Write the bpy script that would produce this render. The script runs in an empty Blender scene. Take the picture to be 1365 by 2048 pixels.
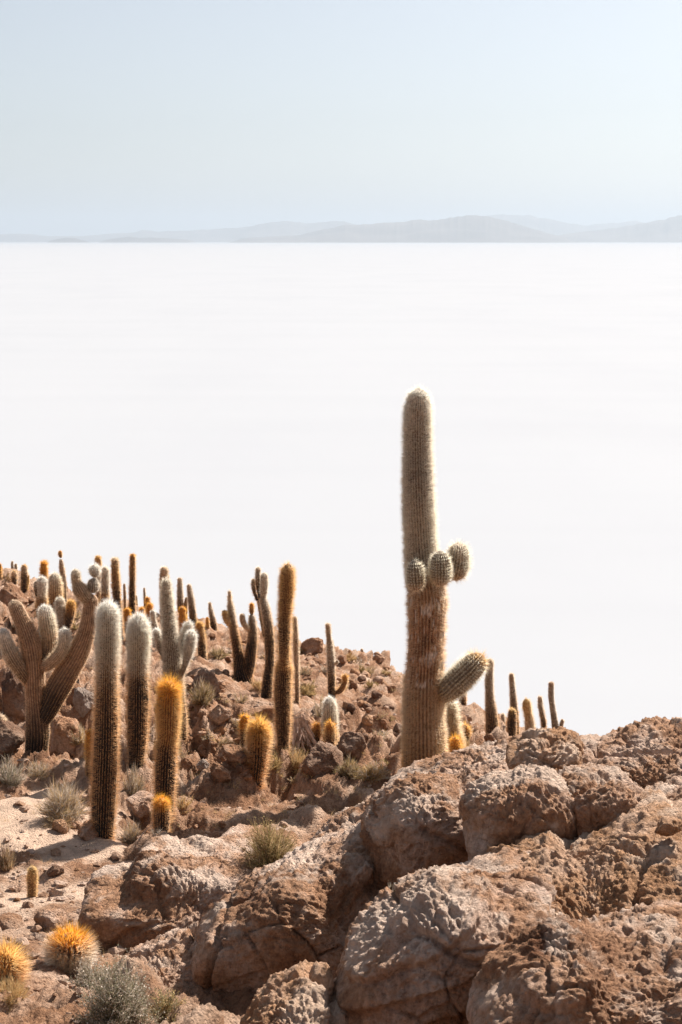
import bpy, math, random
import numpy as np
from mathutils import Vector, Matrix

# ------------------------------------------------------------------ camera, light, exposure
SC = bpy.context.scene
COL = SC.collection
H = 40.0                       # camera height above the salt, metres
F = 50.0 / 36.0 * 2048.0       # focal length in photograph pixels
PITCH = math.atan(542.0 / F)
cam_d = bpy.data.cameras.new('camera'); cam = bpy.data.objects.new('camera', cam_d); COL.objects.link(cam)
cam_d.sensor_fit = 'VERTICAL'; cam_d.sensor_height = 36.0; cam_d.sensor_width = 24.0; cam_d.lens = 50.0
cam_d.clip_start = 0.1; cam_d.clip_end = 400000.0
cam.location = (0, 0, H); cam.rotation_euler = (math.pi / 2 - PITCH, 0, 0)
SC.camera = cam

SUN_EL = math.radians(43); SUN_AZ = math.radians(42)      # azimuth from +Y (view direction) towards +X
w = bpy.data.worlds.new('World'); SC.world = w; w.use_nodes = True
nt = w.node_tree; nt.nodes.clear()
sky = nt.nodes.new('ShaderNodeTexSky'); sky.sky_type = 'NISHITA'; sky.sun_disc = False
sky.sun_elevation = SUN_EL; sky.sun_rotation = SUN_AZ
sky.altitude = 300; sky.air_density = 0.95; sky.dust_density = 1.7; sky.ozone_density = 1.3
bg = nt.nodes.new('ShaderNodeBackground'); bg.inputs[1].default_value = 0.0645
wo = nt.nodes.new('ShaderNodeOutputWorld')
hs = nt.nodes.new('ShaderNodeHueSaturation'); hs.inputs['Saturation'].default_value = 0.50; hs.inputs['Value'].default_value = 0.93
nt.links.new(sky.outputs[0], hs.inputs['Color']); nt.links.new(hs.outputs[0], bg.inputs[0]); nt.links.new(bg.outputs[0], wo.inputs[0])
sd = bpy.data.lights.new('sun', 'SUN'); sd.energy = 5.0; sd.angle = math.radians(0.5); sd.color = (1.0, 0.93, 0.84)
sun = bpy.data.objects.new('sun', sd); COL.objects.link(sun)
sdir = Vector((math.sin(SUN_AZ) * math.cos(SUN_EL), math.cos(SUN_AZ) * math.cos(SUN_EL), math.sin(SUN_EL)))
sun.rotation_euler = sdir.to_track_quat('Z', 'Y').to_euler(); sun.location = (0, 0, 60)
vs = SC.view_settings; vs.view_transform = 'Standard'; vs.look = 'None'; vs.gamma = 1; vs.exposure = 0.98
vs.use_curve_mapping = False
cy = SC.cycles
cy.max_bounces = 8; cy.diffuse_bounces = 6; cy.glossy_bounces = 2; cy.transmission_bounces = 3
cy.volume_bounces = 1; cy.transparent_max_bounces = 4
cy.use_denoising = True
cy.caustics_reflective = False; cy.caustics_refractive = False

# ------------------------------------------------------------------ helpers
CP, SP = math.cos(PITCH), math.sin(PITCH)
def ray(px, py):
    a = (px - 682.5) / F; b = (1024.0 - py) / F
    return np.array([a, CP + b * SP, -SP + b * CP])
def at(px, py, Y):
    """the point at ground distance Y that the photograph shows at (px, py)"""
    d = ray(px, py); return np.array([0, 0, H]) + d * (Y / d[1])
def mpp(px, py, Y):
    return (Y / ray(px, py)[1]) / F

_rs = np.random.RandomState(7)
_PERM = np.concatenate([_rs.permutation(512)] * 3).astype(np.int64)
_G = _rs.normal(size=(512, 3)); _G /= np.linalg.norm(_G, axis=1)[:, None]; _G = _G.astype(np.float32)
_JIT = _rs.rand(512, 3).astype(np.float32)
def perlin(p, seed=0):
    p = p + seed * 17.31
    i = np.floor(p).astype(np.int64); f = (p - i).astype(np.float32)
    u = f * f * f * (f * (f * 6 - 15) + 10)
    i &= 511
    X0, Y0, Z0 = i[:, 0], i[:, 1], i[:, 2]
    out = 0
    for dx in (0, 1):
        hx = _PERM[(X0 + dx) & 511]; wx = u[:, 0] if dx else 1 - u[:, 0]
        for dy in (0, 1):
            hy = _PERM[(hx + Y0 + dy) & 1023 if False else (hx + Y0 + dy)]; wy = u[:, 1] if dy else 1 - u[:, 1]
            for dz in (0, 1):
                h = _PERM[(hy + Z0 + dz)]; wz = u[:, 2] if dz else 1 - u[:, 2]
                g = _G[h]
                out = out + wx * wy * wz * (g[:, 0] * (f[:, 0] - dx) + g[:, 1] * (f[:, 1] - dy) + g[:, 2] * (f[:, 2] - dz))
    return out * 1.5
def fbm(p, octs=4, seed=0, gain=0.5, lac=2.03):
    s = 0; a = 1.0
    for k in range(octs):
        s = s + a * perlin(p * lac ** k, seed + k); a *= gain
    return s
def billow(p, octs=4, seed=0, gain=0.5, lac=2.1):
    s = 0; a = 1.0
    for k in range(octs):
        s = s + a * (np.abs(perlin(p * lac ** k, seed + k)) - 0.25); a *= gain
    return s
def worley(p, seed=0):
    p = p + seed * 9.7
    i = np.floor(p).astype(np.int64); f = (p - i).astype(np.float32)
    d1 = np.full(len(p), 9.0, np.float32); d2 = d1.copy()
    for dx in (-1, 0, 1):
        hx = _PERM[(i[:, 0] + dx) & 511]
        for dy in (-1, 0, 1):
            hy = _PERM[hx + ((i[:, 1] + dy) & 511)]
            for dz in (-1, 0, 1):
                h = _PERM[hy + ((i[:, 2] + dz) & 511)]
                q = _JIT[h] + np.array([dx, dy, dz], np.float32) - f
                d = np.sqrt((q * q).sum(1))
                m = d < d1
                d2 = np.where(m, d1, np.minimum(d2, d)); d1 = np.where(m, d, d1)
    return d1, d2
def sstep(a, b, x):
    t = np.clip((x - a) / (b - a), 0, 1); return t * t * (3 - 2 * t)

def mesh_np(name, verts, faces, fsize, smooth=True, colors=None, floats=None):
    """faces: flat int array, fsize: 3 or 4 (or array of loop counts)"""
    me = bpy.data.meshes.new(name)
    verts = np.ascontiguousarray(verts, np.float32); faces = np.ascontiguousarray(faces, np.int32).ravel()
    nf = len(faces) // fsize
    me.vertices.add(len(verts)); me.vertices.foreach_set('co', verts.ravel())
    me.loops.add(len(faces)); me.loops.foreach_set('vertex_index', faces)
    me.polygons.add(nf); me.polygons.foreach_set('loop_start', np.arange(nf, dtype=np.int32) * fsize)
    me.polygons.foreach_set('use_smooth', np.full(nf, smooth, bool))
    me.update(calc_edges=True)
    if colors is not None:
        at_ = me.attributes.new('tone', 'FLOAT_COLOR', 'POINT')
        c = np.ones((len(verts), 4), np.float32); c[:, :3] = colors; at_.data.foreach_set('color', c.ravel())
    if floats is not None:
        for k, v in floats.items():
            a = me.attributes.new(k, 'FLOAT', 'POINT'); a.data.foreach_set('value', np.ascontiguousarray(v, np.float32))
    return me
def link(name, data, mat=None, parent=None, loc=None):
    o = bpy.data.objects.new(name, data); COL.objects.link(o)
    if mat is not None and data is not None and not data.materials: data.materials.append(mat)
    if parent is not None: o.parent = parent
    if loc is not None: o.location = loc
    return o
def tag(o, label=None, cat=None, group=None, kind=None):
    if label: o['label'] = label
    if cat: o['category'] = cat
    if group: o['group'] = group
    if kind: o['kind'] = kind
    return o
def grid_faces(nr, nc, wrap=False):
    r = np.arange(nr - 1)[:, None]; c = np.arange(nc if wrap else nc - 1)[None, :]
    c2 = (c + 1) % nc if wrap else c + 1
    a = r * nc + c; b = r * nc + c2; d = (r + 1) * nc + c; e = (r + 1) * nc + c2
    return np.stack([a, b, e, d], -1).reshape(-1)

def smooth_path(pts, n):
    pts = np.array(pts, float); m = len(pts)
    seg = np.r_[0, np.cumsum(np.maximum(np.linalg.norm(np.diff(pts[:, :2], axis=0), axis=1), 1e-3))]; t = seg / seg[-1]
    tt = np.linspace(0, 1, n)
    if m == 2: return np.stack([np.interp(tt, t, pts[:, k]) for k in range(pts.shape[1])], 1)
    # Hermite through the points, tangents from neighbours (no overshoot on the width)
    out = np.zeros((n, pts.shape[1]))
    for k in range(pts.shape[1]):
        y = pts[:, k]; d = np.diff(y) / np.diff(t); s = np.zeros(m); s[0] = d[0]; s[-1] = d[-1]
        for i in range(1, m - 1):
            if k == 2: s[i] = 0 if d[i - 1] * d[i] <= 0 else 2 * d[i - 1] * d[i] / (d[i - 1] + d[i])
            else: s[i] = (y[i + 1] - y[i - 1]) / (t[i + 1] - t[i - 1])
        j = np.clip(np.searchsorted(t, tt, 'right') - 1, 0, m - 2); h = t[j + 1] - t[j]; u = (tt - t[j]) / h
        out[:, k] = (2 * u**3 - 3 * u**2 + 1) * y[j] + (u**3 - 2 * u**2 + u) * h * s[j] + (-2 * u**3 + 3 * u**2) * y[j + 1] + (u**3 - u**2) * h * s[j + 1]
    return out

# ------------------------------------------------------------------ materials
def new_mat(name):
    m = bpy.data.materials.new(name); m.use_nodes = True; t = m.node_tree; t.nodes.clear()
    out = t.nodes.new('ShaderNodeOutputMaterial'); return m, t, out
def N(t, kind, **kw):
    n = t.nodes.new(kind)
    for k, v in kw.items():
        if k.startswith('i_'): n.inputs[k[2:].replace('_', ' ')].default_value = v
        else: setattr(n, k, v)
    return n
def ramp(t, stops):
    r = t.nodes.new('ShaderNodeValToRGB'); e = r.color_ramp.elements
    while len(e) < len(stops): e.new(0.5)
    for k, (p, c) in enumerate(stops): e[k].position = p; e[k].color = (*c, 1)
    return r
def rock_material(name, dark, mid, pale, sand_lit_c=(0.70, 0.50, 0.37), bump=1.0, seed=0.0):
    m, t, out = new_mat(name); L = t.links.new
    bs = N(t, 'ShaderNodeBsdfPrincipled'); bs.inputs['Roughness'].default_value = 0.92
    bs.inputs['Specular IOR Level'].default_value = 0.15
    geo = N(t, 'ShaderNodeNewGeometry')
    mp = N(t, 'ShaderNodeMapping'); mp.inputs['Location'].default_value = (seed, seed * 1.7, 0); L(geo.outputs['Position'], mp.inputs['Vector'])
    n1 = N(t, 'ShaderNodeTexNoise', i_Scale=1.3, i_Detail=6.0, i_Roughness=0.65); L(mp.outputs[0], n1.inputs['Vector'])
    r1 = ramp(t, [(0.30, dark), (0.48, mid), (0.66, pale)]); L(n1.outputs[0], r1.inputs[0])
    n2 = N(t, 'ShaderNodeTexNoise', i_Scale=22.0, i_Detail=8.0, i_Roughness=0.7); L(mp.outputs[0], n2.inputs['Vector'])
    r2 = ramp(t, [(0.32, (0.45, 0.40, 0.38)), (0.5, (0.95, 0.95, 0.95)), (0.70, (1.35, 1.32, 1.3))]); L(n2.outputs[0], r2.inputs[0])
    mx = N(t, 'ShaderNodeMix', data_type='RGBA', blend_type='MULTIPLY'); mx.inputs[0].default_value = 0.8
    L(r1.outputs[0], mx.inputs[6]); L(r2.outputs[0], mx.inputs[7])
    # grey-black lichen specks
    n3 = N(t, 'ShaderNodeTexNoise', i_Scale=7.0, i_Detail=10.0, i_Roughness=0.75); L(mp.outputs[0], n3.inputs['Vector'])
    r3 = ramp(t, [(0.56, (0, 0, 0)), (0.66, (1, 1, 1))]); L(n3.outputs[0], r3.inputs[0])
    mul = N(t, 'ShaderNodeMath', operation='MULTIPLY'); mul.inputs[1].default_value = 0.35; L(r3.outputs[0], mul.inputs[0])
    mx2 = N(t, 'ShaderNodeMix', data_type='RGBA'); L(mul.outputs[0], mx2.inputs[0]); L(mx.outputs[2], mx2.inputs[6])
    mx2.inputs[7].default_value = (dark[0] * .55, dark[1] * .6, dark[2] * .7, 1)
    # sand in hollows; dusty tops also painted brighter as if sunlit (attribute laid down with the shape)
    at_ = N(t, 'ShaderNodeAttribute', attribute_name='sand')
    n4 = N(t, 'ShaderNodeTexNoise', i_Scale=5.0, i_Detail=6.0); L(mp.outputs[0], n4.inputs['Vector'])
    r4 = ramp(t, [(0.3, tuple(c * .72 for c in sand_lit_c)), (0.7, tuple(min(1, c * 1.15) for c in sand_lit_c))]); L(n4.outputs[0], r4.inputs[0])
    mx3 = N(t, 'ShaderNodeMix', data_type='RGBA'); L(at_.outputs['Fac'], mx3.inputs[0]); L(mx2.outputs[2], mx3.inputs[6]); L(r4.outputs[0], mx3.inputs[7])
    L(mx3.outputs[2], bs.inputs['Base Color'])
    # relief
    b1 = N(t, 'ShaderNodeTexNoise', i_Scale=30.0, i_Detail=9.0, i_Roughness=0.72); L(mp.outputs[0], b1.inputs['Vector'])
    v1 = N(t, 'ShaderNodeTexVoronoi', i_Scale=26.0, feature='F1'); L(mp.outputs[0], v1.inputs['Vector'])
    vr = ramp(t, [(0.05, (0, 0, 0)), (0.42, (1, 1, 1))]); L(v1.outputs['Distance'], vr.inputs[0])
    ad = N(t, 'ShaderNodeMath', operation='MULTIPLY_ADD'); ad.inputs[1].default_value = 0.35; L(vr.outputs[0], ad.inputs[0]); L(b1.outputs[0], ad.inputs[2])
    bp = N(t, 'ShaderNodeBump'); bp.inputs['Strength'].default_value = min(1.0, 0.9 * bump); bp.inputs['Distance'].default_value = 0.085 * bump
    L(ad.outputs[0], bp.inputs['Height']); L(bp.outputs[0], bs.inputs['Normal'])
    L(bs.outputs[0], out.inputs[0]); return m
M_ground = rock_material('slope rock', (0.155, 0.075, 0.042), (0.37, 0.20, 0.115), (0.60, 0.42, 0.31))
M_boulder = rock_material('crusted rock', sand_lit_c=(0.80, 0.62, 0.50), dark=(0.18, 0.080, 0.042), mid=(0.48, 0.27, 0.16), pale=(0.70, 0.52, 0.42), seed=3.0)
M_boulder2 = rock_material('ochre rock', sand_lit_c=(0.80, 0.60, 0.46), dark=(0.20, 0.092, 0.046), mid=(0.50, 0.28, 0.155), pale=(0.68, 0.48, 0.36), seed=8.0)
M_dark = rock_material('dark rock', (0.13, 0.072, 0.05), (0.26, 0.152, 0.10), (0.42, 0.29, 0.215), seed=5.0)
M_pale = rock_material('pale stone', (0.296, 0.222, 0.178), (0.407, 0.318, 0.266), (0.503, 0.422, 0.370), seed=6.0)

def tone_material(name, transl, rough=0.8, noise=0.25, scale=60.0, spec=0.2, sheen=0.0):
    m, t, out = new_mat(name); L = t.links.new
    at_ = N(t, 'ShaderNodeAttribute', attribute_name='tone')
    geo = N(t, 'ShaderNodeNewGeometry')
    n = N(t, 'ShaderNodeTexNoise', i_Scale=scale, i_Detail=4.0); L(geo.outputs['Position'], n.inputs['Vector'])
    r = ramp(t, [(0.3, (1 - noise,) * 3), (0.7, (1 + noise,) * 3)]); L(n.outputs[0], r.inputs[0])
    mx = N(t, 'ShaderNodeMix', data_type='RGBA', blend_type='MULTIPLY'); mx.inputs[0].default_value = 1
    L(at_.outputs['Color'], mx.inputs[6]); L(r.outputs[0], mx.inputs[7])
    bs = N(t, 'ShaderNodeBsdfPrincipled'); bs.inputs['Roughness'].default_value = rough; bs.inputs['Specular IOR Level'].default_value = spec
    L(mx.outputs[2], bs.inputs['Base Color'])
    if sheen:
        bs.inputs['Sheen Weight'].default_value = sheen; bs.inputs['Sheen Roughness'].default_value = 0.45; bs.inputs['Sheen Tint'].default_value = (1.0, 0.86, 0.70, 1)
    if transl > 0:
        tr = N(t, 'ShaderNodeBsdfTranslucent'); L(mx.outputs[2], tr.inputs[0])
        ms = N(t, 'ShaderNodeMixShader'); ms.inputs[0].default_value = transl
        L(bs.outputs[0], ms.inputs[1]); L(tr.outputs[0], ms.inputs[2]); L(ms.outputs[0], out.inputs[0])
    else: L(bs.outputs[0], out.inputs[0])
    return m
M_spine = tone_material('cactus spines', 0.82, rough=0.38, noise=0.12, spec=0.8)
M_skin = tone_material('cactus skin', 0.0, rough=0.8, noise=0.4, scale=25.0, sheen=1.0)
M_twig = tone_material('dry twigs', 0.35, rough=0.8, noise=0.2, scale=12.0)
M_bark = tone_material('cactus bark', 0.0, rough=0.9, noise=0.4, scale=18.0)

# ------------------------------------------------------------------ setting: salt flat, far ranges, haze
def salt_flat():
    m, t, out = new_mat('salt crust'); L = t.links.new
    geo = N(t, 'ShaderNodeNewGeometry')
    mp = N(t, 'ShaderNodeMapping'); mp.inputs['Scale'].default_value = (0.0022, 0.0011, 1); mp.inputs['Rotation'].default_value = (0, 0, 0.5)
    L(geo.outputs['Position'], mp.inputs['Vector'])
    n = N(t, 'ShaderNodeTexNoise', i_Scale=6.0, i_Detail=7.0, i_Roughness=0.55); L(mp.outputs[0], n.inputs['Vector'])
    r = ramp(t, [(0.30, (0.372, 0.384, 0.410)), (0.5, (0.383, 0.395, 0.419)), (0.75, (0.390, 0.401, 0.424))]); L(n.outputs[0], r.inputs[0])
    # long faint drying streaks running with the wind
    mp2 = N(t, 'ShaderNodeMapping'); mp2.inputs['Scale'].default_value = (0.0009, 0.012, 1); mp2.inputs['Rotation'].default_value = (0, 0, 0.25)
    L(geo.outputs['Position'], mp2.inputs['Vector'])
    n2 = N(t, 'ShaderNodeTexNoise', i_Scale=2.0, i_Detail=6.0, i_Roughness=0.6, i_Distortion=0.6); L(mp2.outputs[0], n2.inputs['Vector'])
    r2 = ramp(t, [(0.38, (0.98, 0.98, 0.983)), (0.6, (1, 1, 1))]); L(n2.outputs[0], r2.inputs[0])
    mx = N(t, 'ShaderNodeMix', data_type='RGBA', blend_type='MULTIPLY'); mx.inputs[0].default_value = 1
    L(r.outputs[0], mx.inputs[6]); L(r2.outputs[0], mx.inputs[7])
    bs = N(t, 'ShaderNodeBsdfPrincipled'); bs.inputs['Roughness'].default_value = 0.9; bs.inputs['Specular IOR Level'].default_value = 0.1
    L(mx.outputs[2], bs.inputs['Base Color']); L(bs.outputs[0], out.inputs[0])
    rr = np.concatenate([[0.0], np.geomspace(30, 95000, 60)])
    nc = 128; ang = np.arange(nc) / nc * 2 * np.pi
    V = np.stack([rr[:, None] * np.cos(ang), rr[:, None] * np.sin(ang), np.zeros((len(rr), nc))], -1).reshape(-1, 3)
    tag(link('salt_flat', mesh_np('salt_flat', V, grid_faces(len(rr), nc, True), 4), m), 'endless white salt flat reaching the horizon', kind='structure')
salt_flat()
def mountain_range(name, sky_pts, D, depth, seed, label):
    """a real range: ridge line with spurs running down both flanks"""
    pts = np.array(sky_pts, float); n = 300
    px = np.linspace(pts[0, 0], pts[-1, 0], n)
    py = np.interp(px, pts[:, 0], pts[:, 1])
    X = (px - 682.5) / F / (CP + (1024 - 482) / F * SP) * D
    Z = np.array([at(a, b, D)[2] for a, b in zip(px, py)])
    q = np.stack([X / D * 170, np.full(n, seed * 3.1), np.zeros(n)], 1)
    Z = np.maximum(Z, 0) * (1 + 0.05 * fbm(q, 4, seed, .55)); Z[[0, -1]] = 0
    edge = np.minimum(1, np.minimum(np.arange(n), np.arange(n)[::-1]) / 12.0)
    Z = Z * edge
    rows = np.linspace(-1, 1, 17); V = []
    for r in rows:
        y = D + r * depth
        P = np.stack([X / 1500.0, np.full(n, y / 1500.0), np.full(n, seed * 1.0)], 1)
        spur = 1 - abs(r) ** 0.8 + (0.5 * np.minimum(abs(r), 1 - abs(r)) * 1.4) * billow(P, 4, seed)
        V.append(np.stack([X * y / D, np.full(n, y), Z * np.clip(spur, 0, 1) - (2.0 if abs(r) > 0.99 else 0.5)], 1))
    me = mesh_np(name, np.concatenate(V), grid_faces(17, n), 4)
    tag(link(name, me, M_far), label, kind='structure')
M_far, t_, o_ = new_mat('distant slopes')
b_ = N(t_, 'ShaderNodeBsdfPrincipled'); b_.inputs['Roughness'].default_value = 1.0
n_ = N(t_, 'ShaderNodeTexNoise', i_Scale=0.0006, i_Detail=6.0); g_ = N(t_, 'ShaderNodeNewGeometry'); t_.links.new(g_.outputs['Position'], n_.inputs['Vector'])
r_ = ramp(t_, [(0.3, (0.09, 0.075, 0.065)), (0.7, (0.17, 0.14, 0.12))]); t_.links.new(n_.outputs[0], r_.inputs[0])
t_.links.new(r_.outputs[0], b_.inputs['Base Color']); t_.links.new(b_.outputs[0], o_.inputs[0])
mountain_range('mountain_range', [(-330, 482), (-240, 470), (-100, 463), (0, 468), (50, 467), (95, 472), (165, 472), (225, 467), (270, 465), (285, 459), (320, 463), (380, 461), (440, 457), (485, 455), (530, 447), (575, 441), (620, 447), (660, 442), (690, 443), (715, 451), (800, 462), (900, 478), (940, 483)], 56000, 5000, 3, 'palest far range along the left horizon')
mountain_range('mountain_range', [(860, 483), (930, 450), (980, 431), (1040, 428), (1090, 437), (1135, 446), (1172, 451), (1212, 447), (1270, 441), (1300, 450), (1400, 465), (1500, 483)], 62000, 5000, 5, 'pale far range behind the right mountains')
mountain_range('mountain_range', [(455, 483), (480, 477), (520, 474), (600, 470), (640, 460), (665, 456), (690, 449), (715, 449), (760, 447), (800, 444), (835, 440), (875, 440), (905, 434), (940, 430), (985, 435), (1010, 440), (1040, 450), (1080, 461), (1110, 470), (1150, 480), (1160, 483)], 40000, 3500, 8, 'bluish range in the middle of the horizon')
mountain_range('mountain_range', [(1040, 483), (1090, 474), (1130, 468), (1200, 459), (1250, 453), (1290, 446), (1335, 436), (1365, 431), (1430, 423), (1500, 428), (1600, 450), (1720, 483)], 45000, 3500, 9, 'bluish range rising at the right edge')
mountain_range('mountain_range', [(95, 483), (115, 478), (132, 475), (150, 476), (165, 480), (178, 483)], 39000, 700, 11, 'low island hill on the left horizon')
mountain_range('mountain_range', [(196, 483), (225, 477), (262, 473), (280, 476), (305, 475), (345, 477), (375, 479), (392, 483)], 40000, 900, 12, 'long low island hill on the horizon')

def haze():
    m, t, out = new_mat('air'); v = N(t, 'ShaderNodeVolumePrincipled')
    v.inputs['Color'].default_value = (0.455, 0.520, 0.592, 1); v.inputs['Density'].default_value = 3.1e-5; v.inputs['Anisotropy'].default_value = 0.25
    t.links.new(v.outputs[0], out.inputs['Volume'])
    R = 98000; z0, z1 = -1.5, 1600.0
    V = [(-R, -R, z0), (R, -R, z0), (R, R, z0), (-R, R, z0), (-R, -R, z1), (R, -R, z1), (R, R, z1), (-R, R, z1)]
    Fc = [0, 3, 2, 1, 4, 5, 6, 7, 0, 1, 5, 4, 1, 2, 6, 5, 2, 3, 7, 6, 3, 0, 4, 7]
    tag(link('haze', mesh_np('haze', np.array(V, float), Fc, 4, False), m), 'thin pale air over the whole salt flat', kind='stuff')
haze()

# ------------------------------------------------------------------ terrain of the island slope
COLS = np.array([-500, 0, 200, 400, 600, 800, 950, 1150, 1365, 1900], float)
YS = np.array([1.5, 4, 6, 9, 11.5, 13.5, 16, 18.5, 21, 25, 30, 36, 40, 44], float)
# the photograph row at which the ground shows, per column and distance
ROWS = np.array([
 #  1.5    4     6     9    11.5  13.5   16   18.5   21    25    30    36    40   44
 [4200, 2700, 2380, 2080, 1900, 1790, 1680, 1560, 1440, 1320, 1220, 1150, 1120, 1120],
 [4200, 2700, 2380, 2080, 1900, 1800, 1690, 1580, 1475, 1350, 1240, 1165, 1152, 1158],
 [4200, 2700, 2360, 2070, 1900, 1790, 1680, 1580, 1500, 1390, 1295, 1240, 1222, 1230],
 [4200, 2700, 2380, 2090, 1930, 1810, 1680, 1585, 1510, 1410, 1330, 1275, 1258, 1262],
 [4200, 2750, 2450, 2190, 2020, 1850, 1660, 1570, 1515, 1430, 1362, 1308, 1292, 1290],
 [4200, 2850, 2560, 2280, 2090, 1880, 1680, 1575, 1520, 1450, 1405, 1368, 1352, 1352],
 [4200, 2850, 2560, 2280, 2090, 1920, 1730, 1620, 1562, 1512, 1480, 1452, 1444, 1448],
 [4200, 2850, 2560, 2280, 2110, 1940, 1780, 1680, 1620, 1565, 1528, 1500, 1490, 1495],
 [4200, 2850, 2560, 2280, 2110, 1950, 1800, 1700, 1640, 1590, 1560, 1540, 1530, 1535],
 [4200, 2850, 2560, 2280, 2110, 1950, 1800, 1700, 1640, 1590, 1560, 1540, 1530, 1535]], float)
uc = (COLS - 682.5) / F
ZT = np.array([[at(c, r, y)[2] for r, y in zip(rr, YS)] for c, rr in zip(COLS, ROWS)])
YS2 = np.concatenate([YS, [60, 80, 100, 130, 170]])
far = np.array([[z[-1] * k for k in (0.50, 0.12, -0.04, -0.04, -0.04)] for z in ZT]); far[:, 2:] = -1.6; far[:, 1] = np.minimum(far[:, 1], 2.2)
ZT = np.concatenate([ZT, far], 1)
gu = np.linspace(-0.75, 0.75, 301); gy = np.linspace(math.log(1.5), math.log(170), 300)
tmp = np.array([np.interp(gy, np.log(YS2), z) for z in ZT])
uin = (COLS - 682.5) / F / 0.98
BASE = np.array([np.interp(gu, uin, tmp[:, k]) for k in range(len(gy))]).T       # [u, y]
def blur(a, r, axis):
    k = np.exp(-0.5 * (np.arange(-3 * r, 3 * r + 1) / r) ** 2); k /= k.sum()
    pad = [(0, 0), (0, 0)]; pad[axis] = (3 * r, 3 * r)
    b = np.pad(a, pad, mode='edge')
    return np.apply_along_axis(lambda v: np.convolve(v, k, 'valid'), axis, b)
BASE = blur(blur(BASE, 7, 0), 4, 1)
def base_z(x, y):
    u = np.clip((x / y - gu[0]) / (gu[1] - gu[0]), 0, len(gu) - 1.001); v = np.clip((np.log(np.maximum(y, 1.5)) - gy[0]) / (gy[1] - gy[0]), 0, len(gy) - 1.001)
    i = u.astype(int); j = v.astype(int); a = u - i; b = v - j
    return (BASE[i, j] * (1 - a) * (1 - b) + BASE[i + 1, j] * a * (1 - b) + BASE[i, j + 1] * (1 - a) * b + BASE[i + 1, j + 1] * a * b)

def build_terrain():
    inner = np.linspace(-0.28, 0.28, 490); step = inner[1] - inner[0]
    ext = 0.28 + step * np.cumsum(1.14 ** np.arange(1, 42)); ext = ext[ext < 0.74]
    us = np.concatenate([-ext[::-1], inner, ext])
    ys = np.concatenate([np.geomspace(1.5, 7, 24)[:-1], np.geomspace(7, 46, 590)[:-1], np.geomspace(46, 170, 30)])
    U, Y = np.meshgrid(us, ys); X = U * Y
    x = X.ravel(); y = Y.ravel(); z = base_z(x, y)
    P = np.stack([x, y, z], 1).astype(np.float64)
    # how rocky the ground is: ledges and boulders poke out of drifted pale sand
    low = fbm(P * 0.16, 3, 21)
    big = billow(P * np.array([0.42, 0.42, 0.42]), 4, 5, 0.55)
    wp = P + 0.35 * np.stack([perlin(P * 0.8, 31), perlin(P * 0.8, 32), perlin(P * 0.8, 33)], 1)
    d1, d2 = worley(wp * np.array([0.95, 0.95, 0.4]), 3)
    cell = sstep(0.0, 0.30, d2 - d1)                                # blocks with deep joints
    med = billow(wp * 2.1, 4, 9, 0.5)
    fine = billow(wp * np.array([7.0, 7.0, 12.0]), 3, 13, 0.6)
    lay = (z + 0.12 * x + 0.25 * fbm(P * 0.5, 3, 41)) / 0.42        # bedding ledges
    fr = lay - np.floor(lay); led = sstep(0.0, 0.22, fr) - fr
    # smooth drifts: lower left of the photograph and a few pockets
    px = x / y * 0.98 * F + 682.5
    sandreg = sstep(330, 120, px + 130 * fbm(P * 0.7, 3, 51)) * sstep(18.6, 17.0, y + 1.5 * fbm(P * 0.5, 2, 52)) * sstep(9.0, 11.0, y)
    pocket = sstep(0.10, 0.42, fbm(P * 0.3, 3, 61)) * sstep(46, 36, y)
    slab = sstep(0.8, 1.0, np.exp(-((px - 560) / 260) ** 2 - ((y - 16.0) / 2.2) ** 2) * 1.6)
    amp = np.clip(0.78 + 0.5 * low, 0.45, 1.25) * (1 + 0.3 * sstep(15, 20, y)) * (1 - 0.62 * sandreg) * (1 - 0.40 * slab)
    amp = amp * sstep(1.5, 6, y) * (1 - 0.8 * sstep(60, 90, y)) * (1 - 0.6 * sstep(1060, 1180, px))
    farfade = np.where(y > 46, 1.0, 1.0)
    rub = worley(wp * 2.4, 8); rub = 0.30 - 0.8 * rub[0] ** 2; rub2 = 0.30 - 0.8 * worley(wp * 4.3, 17)[0] ** 2
    disp = amp * (0.46 * big + 0.26 * (cell - 0.6) * (0.5 + low.clip(0, 1)) + 0.14 * med + 0.13 * rub * sstep(-.1, .3, low + .25) + 0.08 * rub2 * sstep(15, 20, y) + 0.10 * fine + 0.34 * led)
    sandlev = -0.20 + 0.10 * fbm(P * 0.6, 3, 71) + 0.22 * sandreg + 0.16 * pocket
    sand = sstep(-0.05, 0.06, sandlev - disp) * np.clip(sandreg + 0.6 * pocket + 0.10, 0, 1)
    Gz = np.gradient(z.reshape(U.shape), axis=0)
    lit_crustn = fbm(P * 1.3, 4, 95)
    sand = np.maximum(sand, 0.55 * sstep(-.05, .35, disp - 0.02) * sstep(-.1, .4, lit_crustn))  # raised rock gets the pale colour too, painting its sunlit tops brighter
    dd = np.where(disp > sandlev, disp, sandlev + (disp - sandlev) * 0.25)
    dd += 0.012 * fbm(P * 6, 3, 81) * sand
    # displace along the slope's normal
    nr, nc = U.shape; G = P.reshape(nr, nc, 3)
    du = np.gradient(G, axis=1); dy = np.gradient(G, axis=0)
    nn = np.cross(du, dy); nn /= np.linalg.norm(nn, axis=2)[..., None]
    Q = G + nn * dd.reshape(nr, nc)[..., None]
    fade = sstep(120, 90, Y)
    Q[..., 2] = Q[..., 2] * 1.0
    me = mesh_np('slope_ground', Q.reshape(-1, 3), grid_faces(nr, nc), 4, floats={'sand': sand})
    o = link('slope_ground', me, M_ground)
    tag(o, 'brown rocky island slope with ledges and pale sandy hollows', kind='structure')
    return us, ys, Q[..., 2] 
T_us, T_ys, T_z = build_terrain()
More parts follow.
